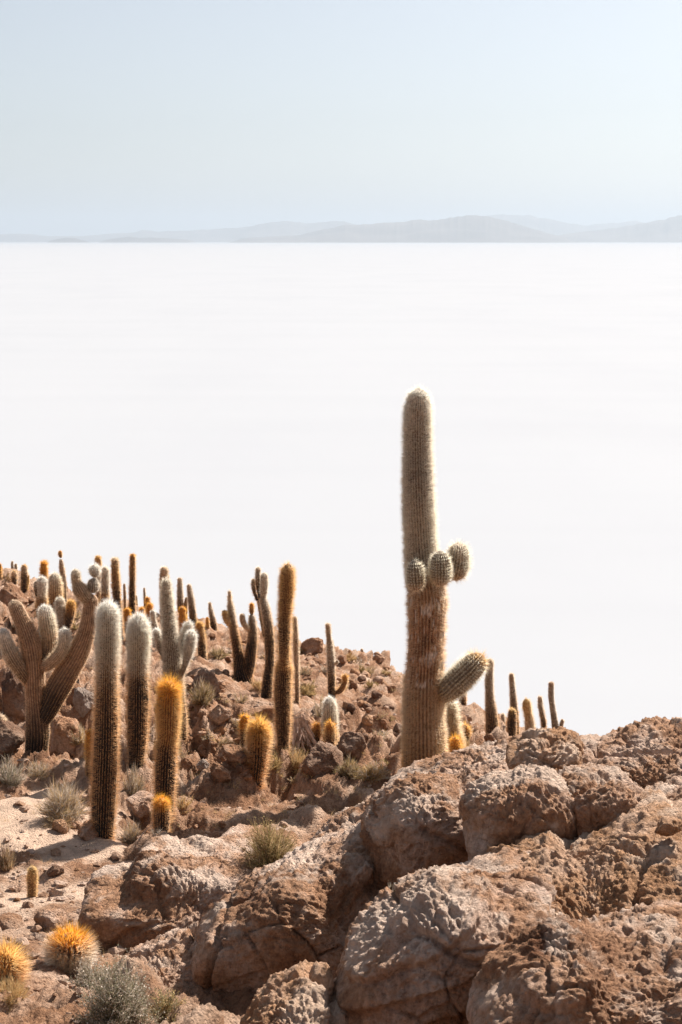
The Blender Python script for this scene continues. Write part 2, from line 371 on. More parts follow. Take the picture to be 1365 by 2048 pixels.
def unseen_hill():  # unseen rest of the island, added to block fill light from behind the camera
    n = 140; xs = np.linspace(-90, 90, n); ys = np.linspace(-110, 1.2, n); X, Y = np.meshgrid(xs, ys)
    Z = 38.3 + 15 * sstep(-1, -45, Y) - 60 * sstep(35, 95, np.abs(X)) - 50 * sstep(-60, -110, Y)
    P = np.stack([X.ravel(), Y.ravel(), Z.ravel()], 1)
    Z = Z + (1.6 * fbm(P * .12, 4, 77) + .35 * billow(P * .7, 3, 78)).reshape(n, n) * sstep(0.0, -6, Y)
    tag(link('unseen_upper_slope', mesh_np('unseen_upper_slope', np.stack([X, Y, Z], -1).reshape(-1, 3), grid_faces(n, n), 4, floats={'sand': np.zeros(n * n)}), M_ground), 'unseen rocky hilltop added behind the viewpoint to cut low light from behind', kind='structure')
unseen_hill()
def ground_z(x, y):
    u = x / y; i = int(np.clip(np.searchsorted(T_us, u), 1, len(T_us) - 1)); j = int(np.clip(np.searchsorted(T_ys, y), 1, len(T_ys) - 1))
    return float(T_z[j, i])
GROUND_MISS = []
def ground_at(px, py, y0=7.5, y1=44.0):
    """walk down the line of sight until it meets the slope"""
    d = ray(px, py); y = y0
    while y < y1:
        p = np.array([0, 0, H]) + d * (y / d[1])
        if p[2] < ground_z(p[0], p[1]): return p
        y += 0.05
    GROUND_MISS.append((px, py)); return np.array([0, 0, H]) + d * (y1 / d[1])

# ------------------------------------------------------------------ boulders and stones
def blob(name, label, lobes, mat, seed, nth=150, nph=260, rough=1.0, smoothk=0.10, cat='boulder', group=None, lay=0.0, cracks=1.0, center=None):
    """lobes: (px, py, Y, rx, ry in photo pixels, depth radius m, squareness, roll degrees)"""
    nth = int(nth * .70); nph = int(nph * .80); Ls = []
    for (px, py, Y, rx, ry, rz, p, roll) in lobes:
        c = at(px, py, Y); s = mpp(px, py, Y) * 0.945; a = math.radians(roll); Ls.append((c, rx * s, ry * s, rz, p, math.cos(a), math.sin(a)))
    C = np.mean([l[0] for l in Ls], 0) if center is None else at(*center)
    def sdf(P):
        acc = None
        for (c, rx, ry, rz, p, ca, sa) in Ls:
            q = P - c; x = q[:, 0] * ca + q[:, 2] * sa; z = -q[:, 0] * sa + q[:, 2] * ca; y = q[:, 1]
            f = ((np.abs(x / rx) ** p + np.abs(z / ry) ** p + np.abs(y / rz) ** p) ** (1 / p) - 1) * min(rx, ry, rz)
            e = np.exp(np.clip(-f / smoothk, -60, 60)); acc = e if acc is None else acc + e
        return -smoothk * np.log(acc)
    cdir = C - np.array([0, 0, H]); cdir /= np.linalg.norm(cdir); pole = -cdir
    t1 = np.cross(pole, [0, 0, 1.0]); t1 /= np.linalg.norm(t1); t2 = np.cross(pole, t1)
    def dirs(th, ph):
        TH, PH = np.meshgrid(th, ph, indexing='ij')
        return (np.cos(TH)[..., None] * pole + np.sin(TH)[..., None] * (np.cos(PH)[..., None] * t1 + np.sin(PH)[..., None] * t2))
    ct = np.linspace(0.0, math.pi, 70); cp = np.linspace(0, 2 * math.pi, 121)
    D = dirs(ct, cp).reshape(-1, 3)
    RM = max(np.linalg.norm(l[0] - C) + max(l[1], l[2], l[3]) for l in Ls) * 1.15
    R = np.full(len(D), 0.02); done = np.zeros(len(D), bool)
    prev = RM
    for r in np.linspace(RM, 0.02, 56)[1:]:
        ins = (sdf(C + D * r) < 0) & ~done
        R[ins] = -r; done |= ins
    lo = np.abs(R); hi = lo + RM / 55
    for _ in range(7):
        mid = (lo + hi) / 2; i = sdf(C + D * mid[:, None]) < 0
        lo = np.where(i, mid, lo); hi = np.where(i, hi, mid)
    R = lo.reshape(70, 121)
    th = math.pi * np.linspace(0, 1, nth) ** 1.35; ph = np.linspace(0, 2 * math.pi, nph + 1)[:-1]
    u = th / math.pi * 69; v = ph / (2 * math.pi) * 120
    i = np.minimum(u.astype(int), 68); j = v.astype(int); a = (u - i)[:, None]; b = (v - j)[None, :]
    RR = R[i][:, j] * (1 - a) * (1 - b) + R[i + 1][:, j] * a * (1 - b) + R[i][:, j + 1] * (1 - a) * b + R[i + 1][:, j + 1] * a * b
    G = C + dirs(th, ph) * RR[..., None]
    gp = np.concatenate([G[:, -1:], G, G[:, :1]], 1)
    du = (gp[:, 2:] - gp[:, :-2]); dv = np.gradient(G, axis=0)
    nn = np.cross(dv, du); ln = np.linalg.norm(nn, axis=2)[..., None]; nn = nn / np.maximum(ln, 1e-9)
    rad = G - C
    nn = np.where(((nn * rad).sum(2) < 0)[..., None], -nn, nn)
    nn[0] = dirs(th[:1], ph)[0]; nn[-1] = dirs(th[-1:], ph)[0]
    P = G.reshape(-1, 3); n = nn.reshape(-1, 3)
    W = P + 0.16 * np.stack([perlin(P * 1.7, seed + 31), perlin(P * 1.7, seed + 32), perlin(P * 1.7, seed + 33)], 1)
    d = 0.07 * fbm(P * 1.1, 2, seed) + 0.05 * billow(W * np.array([1.5, 1.5, 2.0]), 3, seed + 5, 0.42)
    c1, c2 = worley(W * np.array([1.0, 1.0, 0.8]) * 1.05, seed + 2)
    crack = -0.13 * cracks * (1 - sstep(0.0, 0.07, c2 - c1)) * sstep(-0.25, 0.15, perlin(P * 0.9, seed + 8))
    c3, c4 = worley(W * 2.6, seed + 4)
    crack2 = -0.05 * cracks * (1 - sstep(0.0, 0.06, c4 - c3)) * sstep(-0.05, 0.3, perlin(P * 1.3, seed + 18))
    up = sstep(-0.1, 0.6, n[:, 2] + 0.3 * perlin(P * 1.5, seed + 60))      # weathered crust is roughest on top
    crust = -billow(W * 5.5, 3, seed + 11, 0.6) * (0.014 + 0.022 * up)
    kn = np.abs(perlin(W * 13.0, seed + 14)) - .25
    kn2 = np.abs(perlin(W * 27.0, seed + 15)) - .25
    kn3 = np.abs(perlin(W * 49.0, seed + 16)) - .25
    e1, e2 = worley(W * 7.0, seed + 6)
    pits = -0.035 * (1 - sstep(0.08, 0.30, e1)) * sstep(-0.2, 0.3, perlin(P * 2.2, seed + 9))
    disp = d + crack + crack2 + rough * (crust + kn * (0.011 + 0.022 * up) + kn2 * (0.010 + 0.020 * up) + kn3 * (0.006 + 0.011 * up) + pits)
    if lay:
        l = (P[:, 2] * 0.93 + P[:, 0] * -0.36 + 0.10 * fbm(P * 1.2, 3, seed + 70)) / 0.21
        fr = l - np.floor(l); disp += lay * (sstep(0, 0.25, fr) - fr) * 0.10
    Q = P + n * disp[:, None]
    me = mesh_np(name, Q - C, grid_faces(nth, nph, True), 4, floats={'sand': 0.8 * sstep(0.3, 0.9, up) * sstep(-0.2, 0.6, fbm(P * 1.9, 5, seed + 90, .7))})  # on boulders this value paints upward faces pale, as sunlit dusty crust
    o = link(name, me, mat, loc=C); tag(o, label, cat, group); return o

GB = 'big weathered boulders in the foreground'
blob('boulder', 'biggest crusted boulder with a tall dark front, left of the paired cracked boulders', [
    (575, 1925, 10.5, 170, 170, 0.6, 3.6, 32), (690, 1870, 10.9, 190, 190, 0.62, 3.6, 32), (810, 1790, 11.5, 190, 190, 0.8, 3.4, 30),
    (905, 1730, 12.0, 160, 150, 0.9, 3.0, 20)], M_boulder, 1, 280, 480, group=GB, center=(700, 1860, 10.9), smoothk=.06)
blob('boulder', 'rounded boulder split from its neighbours by dark crevices, below the ridge with the knob', [
    (872, 1670, 10.7, 88, 112, 0.45, 3.0, 12), (820, 1665, 11.0, 90, 90, 0.5, 2.8, 28)], M_boulder, 12, 170, 300, group=GB, cracks=.6)
blob('boulder', 'boulder in the middle of the cracked row, wider than tall, with pocked lower face', [
    (1040, 1662, 9.95, 118, 116, 0.42, 4.0, 8)], M_boulder, 26, 190, 330, group=GB, cracks=.45)
blob('boulder', 'darkest rounded boulder of the cracked row, with one round hole in it', [
    (1196, 1650, 10.0, 100, 108, 0.42, 3.6, -8)], M_boulder, 37, 180, 300, group=GB, cracks=.45)
blob('boulder', 'long rock ridge behind the cracked row, pale crust along its crest', [
    (1000, 1592, 12.0, 160, 66, 0.8, 2.6, 10), (1180, 1580, 11.9, 170, 66, 0.8, 2.6, 2), (865, 1622, 12.2, 120, 66, 0.7, 2.4, 24)], M_boulder, 45, 200, 380, group=GB)
blob('boulder', 'knobbly lump standing on the crest in front of the small distant cacti', [
    (1105, 1508, 11.4, 52, 38, 0.26, 2.8, 0), (1070, 1522, 11.3, 36, 28, 0.26, 2.6, 20)], M_boulder2, 56, 120, 200, group=GB)
blob('boulder', 'broad ridge boulder running off the right edge of the frame against the salt', [
    (1290, 1562, 11.4, 150, 72, 0.6, 3.0, 5), (1420, 1575, 11.2, 150, 98, 0.7, 3.0, 0), (1230, 1600, 11.1, 90, 44, 0.5, 2.8, 0)], M_boulder, 67, 200, 340, group=GB)
blob('boulder', 'rounded boulder at the right edge above a loose slab', [
    (1385, 1650, 9.9, 112, 66, 0.6, 2.6, 18)], M_boulder, 78, 130, 220, group=GB)
blob('boulder', 'sunlit slab boulder with a smooth pale patch, in front of the cracked row', [
    (872, 1940, 8.5, 160, 160, 0.5, 3.4, 38), (985, 1900, 8.8, 180, 145, 0.7, 3.4, 24), (840, 2020, 8.4, 130, 130, 0.42, 3.2, 28)], M_boulder, 89, 250, 440, group=GB, lay=0.7, cracks=0.6, smoothk=.06)
blob('boulder', 'long layered slab sloping down from the right edge, ribbed with ledges', [
    (1180, 1842, 9.0, 190, 118, 0.9, 3.0, 18), (1340, 1800, 9.1, 170, 130, 1.0, 3.0, 14), (1060, 1880, 8.9, 130, 110, 0.7, 2.8, 25)], M_boulder2, 91, 250, 440, group=GB, lay=1.4, cracks=0.6, smoothk=.06)
blob('boulder', 'nearest boulder in the lower right corner, pitted and coarse', [
    (1150, 2060, 7.5, 150, 185, 0.5, 3.4, 40), (1290, 2020, 7.7, 200, 155, 0.7, 3.2, 20)], M_boulder, 102, 250, 430, group=GB, lay=0.5, cracks=0.8, smoothk=.06)
blob('boulder', 'sunlit crumbly rock at the bottom centre between the two dark boulders', [
    (620, 2050, 8.4, 100, 90, 0.5, 2.3, 25), (545, 2090, 8.3, 80, 60, 0.4, 2.2, 20)], M_boulder2, 113, 130, 240, group=GB)
blob('boulder', 'square-cut block with a flat crumbly top and a tall cracked dark face', [
    (292, 1862, 12.0, 134, 98, 0.55, 6, -3), (410, 1812, 12.3, 150, 112, 0.6, 6, -4), (520, 1790, 12.8, 90, 110, 0.7, 5.0, 0)], M_boulder, 124, 240, 420, group=GB, rough=0.9, center=(390, 1815, 12.4), smoothk=0.03, cracks=0.35)
blob('boulder', 'low sunlit rubbly rock at the foot of the square-cut block', [
    (360, 1930, 10.6, 100, 48, 0.5, 2.2, 26), (290, 1970, 10.4, 70, 45, 0.4, 2.2, 15)], M_boulder, 135, 120, 220, group=GB)

# loose stones and outcrops on the slope
def stone_mesh(seed, nth, nph, name='stone'):
    r = np.random.RandomState(seed)
    th = np.linspace(0, math.pi, nth); ph = np.linspace(0, 2 * math.pi, nph + 1)[:-1]
    TH, PH = np.meshgrid(th, ph, indexing='ij')
    D = np.stack([np.sin(TH) * np.cos(PH), np.sin(TH) * np.sin(PH), np.cos(TH)], -1).reshape(-1, 3)
    R = np.full(len(D), 1.0)
    for _ in range(13):                                     # break planes off a round core
        n = r.normal(size=3); n /= np.linalg.norm(n); dd = 0.55 + 0.35 * r.rand()
        c = D @ n; R = np.minimum(R, np.where(c > 0.05, dd / np.maximum(c, 0.05), 9))
    P = D * R[:, None]
    P = P + D * (0.10 * fbm(P * 1.6, 3, seed) + 0.10 * billow(P * 3.2, 3, seed + 4) + 0.05 * billow(P * 9, 2, seed + 7))[:, None]
    return mesh_np(name, P, grid_faces(nth, nph, True), 4, floats={'sand': np.zeros(len(P))})
SM = {}
def stone(px, py, wpx, hpx, mat, label, group, cat='rock', name='rock', seed=0, Y=None, big=False):
    key = (seed % 9, big, mat.name)
    if key not in SM:
        me = stone_mesh(200 + seed % 9, 48 if big else 18, 76 if big else 28); me.materials.append(mat); SM[key] = me
    p = ground_at(px, py) if Y is None else at(px, py, Y)
    if (px, py) in GROUND_MISS: return
    s = mpp(px, py, p[1]); r = random.Random(seed * 7 + int(px))
    o = link(name, SM[key]); o.location = (p[0], p[1] + 0.3 * wpx * s, p[2] + (0.26 if big else 0.12) * hpx * s)
    o.scale = (wpx * s * 0.56, wpx * s * 0.5, hpx * s * 0.62); o.rotation_euler = (r.uniform(-.3, .3), r.uniform(-.3, .3), r.uniform(0, 6.28))
    tag(o, label, cat, group); return o
GR = 'single rocks on the cactus slope'
for k, a in enumerate([
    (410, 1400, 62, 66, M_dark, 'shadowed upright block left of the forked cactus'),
    (440, 1445, 52, 46, M_ground, 'reddish rounded rock just below the shadowed upright block'),
    (520, 1440, 92, 40, M_ground, 'low flat-topped rock beneath the bent grey cactus cluster'),
    (645, 1545, 88, 62, M_dark, 'dark craggy rock behind the dry bushes, below the three small gold cacti'),
    (706, 1508, 62, 44, M_dark, 'dark hollowed rock right of the small white-topped cactus'),
    (628, 1306, 50, 30, M_ground, 'rough outcrop on the skyline right of the tall amber cactus'),
    (123, 1500, 74, 80, M_boulder, 'brown rock right of the foot of the many-armed cactus'),
    (170, 1425, 44, 62, M_pale, 'grey upright stone leaning behind the two white-topped cacti'),
    (152, 1410, 48, 44, M_boulder, 'round rock tucked behind the right limb of the many-armed cactus'),
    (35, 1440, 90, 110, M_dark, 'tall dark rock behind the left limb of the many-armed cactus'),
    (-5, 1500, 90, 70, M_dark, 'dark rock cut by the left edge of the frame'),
    (285, 1640, 74, 56, M_boulder, 'red-brown boulder between the two nearest tall cacti'),
    (405, 1537, 24, 20, M_pale, 'small pale pointed stone among brown rubble'),
    (440, 1560, 52, 34, M_ground, 'rounded brown rubble stone right of the small pale pointed stone'),
    (375, 1550, 40, 34, M_ground, 'rubble stone right of the orange-topped cactus'),
    (118, 1668, 30, 34, M_boulder2, 'red split stone at the foot of the grey bush'),
    (175, 1680, 66, 36, M_boulder, 'layered rock lying at the foot of the nearest tall cactus'),
    (98, 1860, 66, 44, M_boulder, 'low rough rock behind the round orange-spined cactus'),
    (20, 1860, 60, 26, M_ground, 'flat brown ledge at the left edge above the yellow-spined cactus'),
    (110, 1752, 34, 26, M_dark, 'small dark rock right of the lone little column cactus'),
    (470, 1520, 60, 34, M_ground, 'broken rock left of the big spiny golden cactus'),
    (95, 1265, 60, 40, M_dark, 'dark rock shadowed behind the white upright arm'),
    (20, 1215, 80, 46, M_ground, 'smooth brown outcrop high on the left edge'),
    (1340, 1668, 60, 30, M_boulder2, 'loose tan slab wedged under the right edge boulder')]):
    stone(*a, GR, seed=k + 1, big=True, Y=(8.9 if k == 23 else None))
rr = random.Random(5)
zones = [(330, 1345, 470, 1430, 14, 'left of the forked cactus'), (360, 1430, 500, 1560, 22, 'between the golden crowned and the big spiny golden cactus'), (600, 1300, 790, 1380, 18, 'high on the slope beneath the skyline'), (680, 1370, 800, 1480, 22, 'on the slope just left of the giant cactus'),
 (20, 1180, 150, 1300, 10, 'behind the candelabra cactus'), (130, 1380, 200, 1560, 9, 'between the candelabra and the nearest tall cactus'), (410, 1270, 520, 1330, 10, 'on the bare skyline by the forked cactus'), (90, 1600, 200, 1720, 8, 'around the foot of the nearest tall cactus'),
 (380, 1640, 600, 1700, 6, 'on the bare rock slab behind the square-cut block'), (0, 1700, 160, 1860, 8, 'on the pale sand at the lower left'), (920, 1440, 1050, 1490, 6, 'among the small cacti right of the giant')]
kk = 40
for (x0, y0, x1, y1, n, where) in zones:
    for _ in range(int(n * 1.8)):
        x = rr.uniform(x0, x1); y = rr.uniform(y0, y1); s = rr.uniform(9, 19) + 12 * rr.random() ** 3
        stone(x, y, s, s * rr.uniform(.5, .9), rr.choice([M_ground, M_boulder, M_boulder2, M_ground, M_dark]), 'small loose brown stone ' + where, 'loose stones ' + where, seed=kk, name='stone', cat='stone')
        kk += 1

def pebbles():
    r = np.random.RandomState(3); base = []
    V = []; Fs = []; off = 0
    ico_v = np.array([(0, 0, 1), (.89, 0, .45), (.28, .85, .45), (-.72, .53, .45), (-.72, -.53, .45), (.28, -.85, .45), (.72, .53, -.45), (-.28, .85, -.45), (-.89, 0, -.45), (-.28, -.85, -.45), (.72, -.53, -.45), (0, 0, -1)])
    ico_f = np.array([(0, 1, 2), (0, 2, 3), (0, 3, 4), (0, 4, 5), (0, 5, 1), (1, 6, 2), (2, 7, 3), (3, 8, 4), (4, 9, 5), (5, 10, 1), (6, 7, 2), (7, 8, 3), (8, 9, 4), (9, 10, 5), (10, 6, 1), (11, 7, 6), (11, 8, 7), (11, 9, 8), (11, 10, 9), (11, 6, 10)])
    n = 5200; u = r.uniform(-.28, .28, n); y = np.exp(r.uniform(math.log(9), math.log(40), n))
    keep = fbm(np.stack([u * y * .6, y * .6, u * 0], 1), 2, 5) > -0.12; u = u[keep]; y = y[keep]
    for a, b in zip(u, y):
        x = a * b; z = ground_z(x, b); s = 0.012 + 0.05 * r.rand() ** 3
        V.append((ico_v * (1 + .3 * r.normal(size=(12, 1)))) * s * np.array([1.2, 1, .7]) + np.array([x, b, z + s * .3])); Fs.append(ico_f + off); off += 12
    me = mesh_np('pebbles', np.concatenate(V), np.concatenate(Fs), 3, False, floats={'sand': r.rand(off // 12).repeat(12) * .6})
    tag(link('pebbles', me, M_boulder), 'scattered small pebbles and grit on the slope', kind='stuff')
pebbles()

# ------------------------------------------------------------------ cacti
TONES = {  # spine colour, skin colour, woolliness
    'white': ((0.98, 0.94, 0.86), (0.70, 0.62, 0.52), .55), 'cream': ((0.97, 0.87, 0.72), (0.52, 0.42, 0.32), .48),
    'grey': ((0.88, 0.78, 0.66), (0.27, 0.225, 0.18), .38), 'tan': ((0.92, 0.74, 0.54), (0.38, 0.26, 0.17), .32),
    'gold': ((0.94, 0.55, 0.15), (0.42, 0.20, 0.05), .38), 'orange': ((0.97, 0.47, 0.06), (0.45, 0.19, 0.04), .42),
    'yellow': ((0.95, 0.68, 0.32), (0.45, 0.27, 0.10), .38), 'amber': ((0.93, 0.62, 0.30), (0.24, 0.13, 0.06), .28),
    'brown': ((0.86, 0.57, 0.32), (0.052, 0.032, 0.021), .15), 'dark': ((0.80, 0.50, 0.27), (0.017, 0.013, 0.011), .09),
    'green': ((0.99, 0.90, 0.74), (0.23, 0.185, 0.13), .42), 'bark': ((0.85, 0.62, 0.42), (0.37, 0.23, 0.145), .3),
}
def lerp_tone(t, tone):
    ts = [a for a, _ in tone]
    S = np.stack([np.interp(t, ts, [TONES[n][0][k] for _, n in tone]) for k in range(3)], -1)
    B = np.stack([np.interp(t, ts, [TONES[n][1][k] for _, n in tone]) for k in range(3)], -1)
    lerp_tone.wool = np.interp(t, ts, [TONES[n][2] for _, n in tone])
    return S, B
def limb(parent, name, pts, Y, root, tone, spl=7.0, dens=1.0, ribs=22, dY=0.0, round_base=False, groove=0.09, tuft=0.0, seed=0, label=None, up=0.35, jit=0.33, worn=None):
    """one ribbed stem: pts = (px, py, width in photo pixels) from foot to tip, standing at ground distance Y"""
    hpx = sum(math.hypot(pts[i + 1][0] - pts[i][0], pts[i + 1][1] - pts[i][1]) for i in range(len(pts) - 1))
    wpx = max(p[2] for p in pts)
    nr = int(np.clip(hpx / 6.0, 14, 120)); big = wpx > 20
    k_r = 4 if wpx > 30 else 3
    if wpx < 14: ribs = 12
    nc = ribs * k_r
    PP = smooth_path(pts, 400)
    W = np.stack([at(a, b, Y + dY) for a, b in PP[:, :2]]); m = mpp(pts[0][0], pts[0][1], Y)
    if dY and not round_base:       # limb leaves the trunk in its own plane, then steps aside
        tt = np.linspace(0, 1, 400)
        Y2 = Y + dY * np.clip(tt * 3, 0, 1); W = np.stack([at(a, b, yy) for a, b, yy in zip(PP[:, 0], PP[:, 1], Y2)])
    s = np.r_[0, np.cumsum(np.linalg.norm(np.diff(W, axis=0), axis=1))]; Lm = s[-1]
    rad = np.maximum(PP[:, 2] * 0.5 - (0.40 if wpx > 35 else 0.22) * min(spl, 9), PP[:, 2] * 0.3) * m
    rt = min(max(rad[-1], rad[-20]) * 1.15, Lm * (0.5 if round_base else 0.95))
    # ring positions denser near the dome
    q = np.r_[np.linspace(0, Lm - rt, nr), Lm - rt + rt * np.sin(np.linspace(0, math.pi / 2, 12))[1:]]
    if round_base: q = np.r_[rt * (1 - np.cos(np.linspace(0, math.pi / 2, 9)))[:-1], np.linspace(rt, Lm - rt, max(3, nr // 2)), Lm - rt + rt * np.sin(np.linspace(0, math.pi / 2, 12))[1:]]
    C = np.stack([np.interp(q, s, W[:, k]) for k in range(3)], 1); R = np.interp(q, s, rad)
    dome = np.sqrt(np.clip(1 - np.clip((q - (Lm - rt)) / rt, 0, 1) ** 2, 0.0004, 1))
    if round_base: dome *= np.sqrt(np.clip(1 - np.clip((rt - q) / rt, 0, 1) ** 2, 0.02, 1))
    nz = fbm(np.stack([q * 1.6 / max(m * 60, .1), np.full(len(q), seed * 1.3), q * 0], 1), 3, seed)
    R = R * dome * (1 + 0.055 * nz)
    T = np.gradient(C, axis=0) + 1e-9; T /= np.linalg.norm(T, axis=1)[:, None]
    A = np.cross(T, [0, 1.0, 0]); A /= np.linalg.norm(A, axis=1)[:, None]; B = np.cross(T, A)
    ph = np.arange(nc) / nc * 2 * math.pi
    tw = 0.08 * np.sin(q / max(Lm, 1e-3) * 3 + seed)[:, None]
    ang = ph[None, :] + tw
    rib = 1 - groove * (0.5 - 0.5 * np.cos(ribs * ph))[None, :] ** 0.8
    rad2 = R[:, None] * rib
    V = C[:, None, :] + rad2[..., None] * (np.cos(ang)[..., None] * A[:, None, :] + np.sin(ang)[..., None] * B[:, None, :])
    t = (q / Lm)
    S, Bc = lerp_tone(t, tone)
    rng = np.random.RandomState(seed + 11)
    pat = fbm(V.reshape(-1, 3) / max(m * 14, .02), 3, seed + 3).reshape(len(q), nc)
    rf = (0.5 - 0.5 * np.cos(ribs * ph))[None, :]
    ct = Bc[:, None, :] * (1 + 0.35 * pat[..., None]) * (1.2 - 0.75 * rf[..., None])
    if worn:
        wn = sstep(worn[0], worn[0] + .04, t) * sstep(worn[1], worn[1] - .04, t)
        pw = fbm(V.reshape(-1, 3) / np.array([m * 16, m * 16, m * 30]), 4, seed + 40, .6).reshape(len(q), nc)
        ct = ct * (1 + wn[:, None, None] * (.6 * pw[..., None] + np.array([.03, -.04, -.06]) * (pw[..., None] < 0)))
        ct = np.where((wn[:, None, None] > .5) & (pw[..., None] > .34), np.array([.62, .56, .50]), ct)
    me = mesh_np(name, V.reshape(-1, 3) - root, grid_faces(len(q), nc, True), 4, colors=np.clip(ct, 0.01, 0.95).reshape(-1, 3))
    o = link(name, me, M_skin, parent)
    if label: o['label'] = label
    # spines: bundles from the areoles along every rib
    area = hpx * wpx * 3.14
    n = int(area * 0.46 * dens)
    lerp_tone(q / Lm, tone); cdf = np.cumsum(np.maximum(R, rt * 0.25) * np.gradient(q) * (0.10 + 2.7 * lerp_tone.wool) * (1 + .55 * perlin(np.stack([q / max(m * 16, .03), q * 0 + seed, q * 0], 1), 4))); cdf /= cdf[-1]
    sq = np.interp(rng.rand(n), cdf, q)
    step = max(5.5 * m, 0.012) if wpx > 20 else 0.004                       # areole spacing
    sq = np.round(sq / step) * step + rng.normal(size=n) * step * jit; sq = np.clip(sq, 0.004, Lm - 1e-4)
    rk = rng.randint(0, ribs, n) / ribs * 2 * math.pi + rng.normal(size=n) * (0.10 / ribs * 2 * math.pi)
    tws = 0.08 * np.sin(sq / max(Lm, 1e-3) * 3 + seed)
    a = rk + tws
    Cq = np.stack([np.interp(sq, q, C[:, k]) for k in range(3)], 1); Rq = np.interp(sq, q, R)
    Tq = np.stack([np.interp(sq, q, T[:, k]) for k in range(3)], 1); Aq = np.cross(Tq, [0, 1.0, 0]); Aq /= np.linalg.norm(Aq, axis=1)[:, None]; Bq = np.cross(Tq, Aq)
    rd = np.cos(a)[:, None] * Aq + np.sin(a)[:, None] * Bq
    P = Cq + rd * Rq[:, None] * 0.985
    ut = np.clip((sq - (Lm - rt)) / rt, 0, 1)
    if worn:
        pq = fbm(P / np.array([m * 16, m * 16, m * 30]), 4, seed + 40, .6); tq = sq / Lm
        bald = (tq > worn[0]) & (tq < worn[1]) & (pq > .26 + .1 * rng.rand(n))
    nrm = rd * np.sqrt(1 - ut ** 2 * 0.98)[:, None] + Tq * ut[:, None]
    if round_base:
        lt = np.clip((rt - sq) / rt, 0, 1); nrm = nrm - Tq * (lt * 0.9)[:, None]
    lerp_tone(sq / Lm, tone); D = nrm + rng.normal(size=(n, 3)) * lerp_tone.wool[:, None] + Tq * up * rng.rand(n)[:, None]
    D /= np.linalg.norm(D, axis=1)[:, None]
    Ln = spl * m * (0.5 + 0.95 * rng.rand(n) ** 1.3) * (1 + tuft * np.interp(sq / Lm, [0, max(0.0, 1 - 1.6 * rt / Lm), 1], [0, 0, 1]))
    wd = np.clip(0.22 * m * (0.7 + 0.6 * rng.rand(n)), 0.0012, None)
    if wpx < 20: wd *= 1.3
    if spl >= 12: wd *= 1.7
    X = np.cross(D, rng.normal(size=(n, 3))); X /= np.linalg.norm(X, axis=1)[:, None]
    Vs = np.stack([P - X * wd[:, None], P + X * wd[:, None], P + D * Ln[:, None] + np.array([0, 0, -0.04]) * Ln[:, None]], 1)
    Ss, _ = lerp_tone(np.clip(sq / Lm + rng.normal(size=n) * 0.055, 0, 1), tone)
    br = 0.62 + 0.55 * rng.rand(n)
    Ss = Ss * br[:, None]
    if worn: Vs = Vs[~bald]; Ss = Ss[~bald]; n = len(Vs)
    cc = np.repeat(Ss, 3, 0); 
    me2 = mesh_np('spines', Vs.reshape(-1, 3) - root, np.arange(n * 3), 3, False, colors=np.clip(cc, 0.01, 0.95))
    so = link('spines', me2, M_spine, o); so['kind'] = 'stuff'
    return o
NSPINE = 0
def cactus(label, base, limbs, group='columnar cacti growing on the island slope', name='columnar_cactus', Y=None, cat='cactus', sink=6, dy=0.0):
    """limbs: dicts; the first is the trunk whose foot stands on the slope at base"""
    p = ground_at(*base) if Y is None else at(base[0], base[1], Y)
    p = p + np.array([0, dy, 0]); Yb = p[1]
    root = bpy.data.objects.new(name, None); COL.objects.link(root); root.location = p; root.empty_display_size = 0.3
    tag(root, label, cat, group)
    global NSPINE
    for k, L in enumerate(limbs):
        L = dict(L); pts = [tuple(q) for q in L.pop('p')]
        nm = L.pop('n', 'trunk' if k == 0 else 'arm')
        if k == 0:
            d = (pts[1][0] - pts[0][0]) / max(1.0, pts[0][1] - pts[1][1])
            pts = [(pts[0][0] - d * sink * 2, pts[0][1] + sink * 2, pts[0][2])] + pts      # foot buried in the slope
        NSPINE += 1
        limb(root, nm, pts, Yb, p, L.pop('t'), seed=NSPINE, **L)
    return root
W_ = [(0, 'dark'), (.3, 'brown'), (.6, 'grey'), (.75, 'cream'), (1, 'white')]
GW = [(0, 'brown'), (.35, 'grey'), (.7, 'cream'), (1, 'white')]
GD = [(0, 'dark'), (.35, 'brown'), (.7, 'amber'), (1, 'gold')]
GO = [(0, 'brown'), (.4, 'amber'), (.75, 'gold'), (1, 'orange')]
DK = [(0, 'dark'), (.6, 'brown'), (.9, 'tan'), (1, 'gold')]
TN = [(0, 'dark'), (.4, 'brown'), (.8, 'grey'), (1, 'tan')]
BR = [(0, 'brown'), (.5, 'amber'), (1, 'tan')]
BK = [(0, 'bark'), (.6, 'bark'), (1, 'tan')]

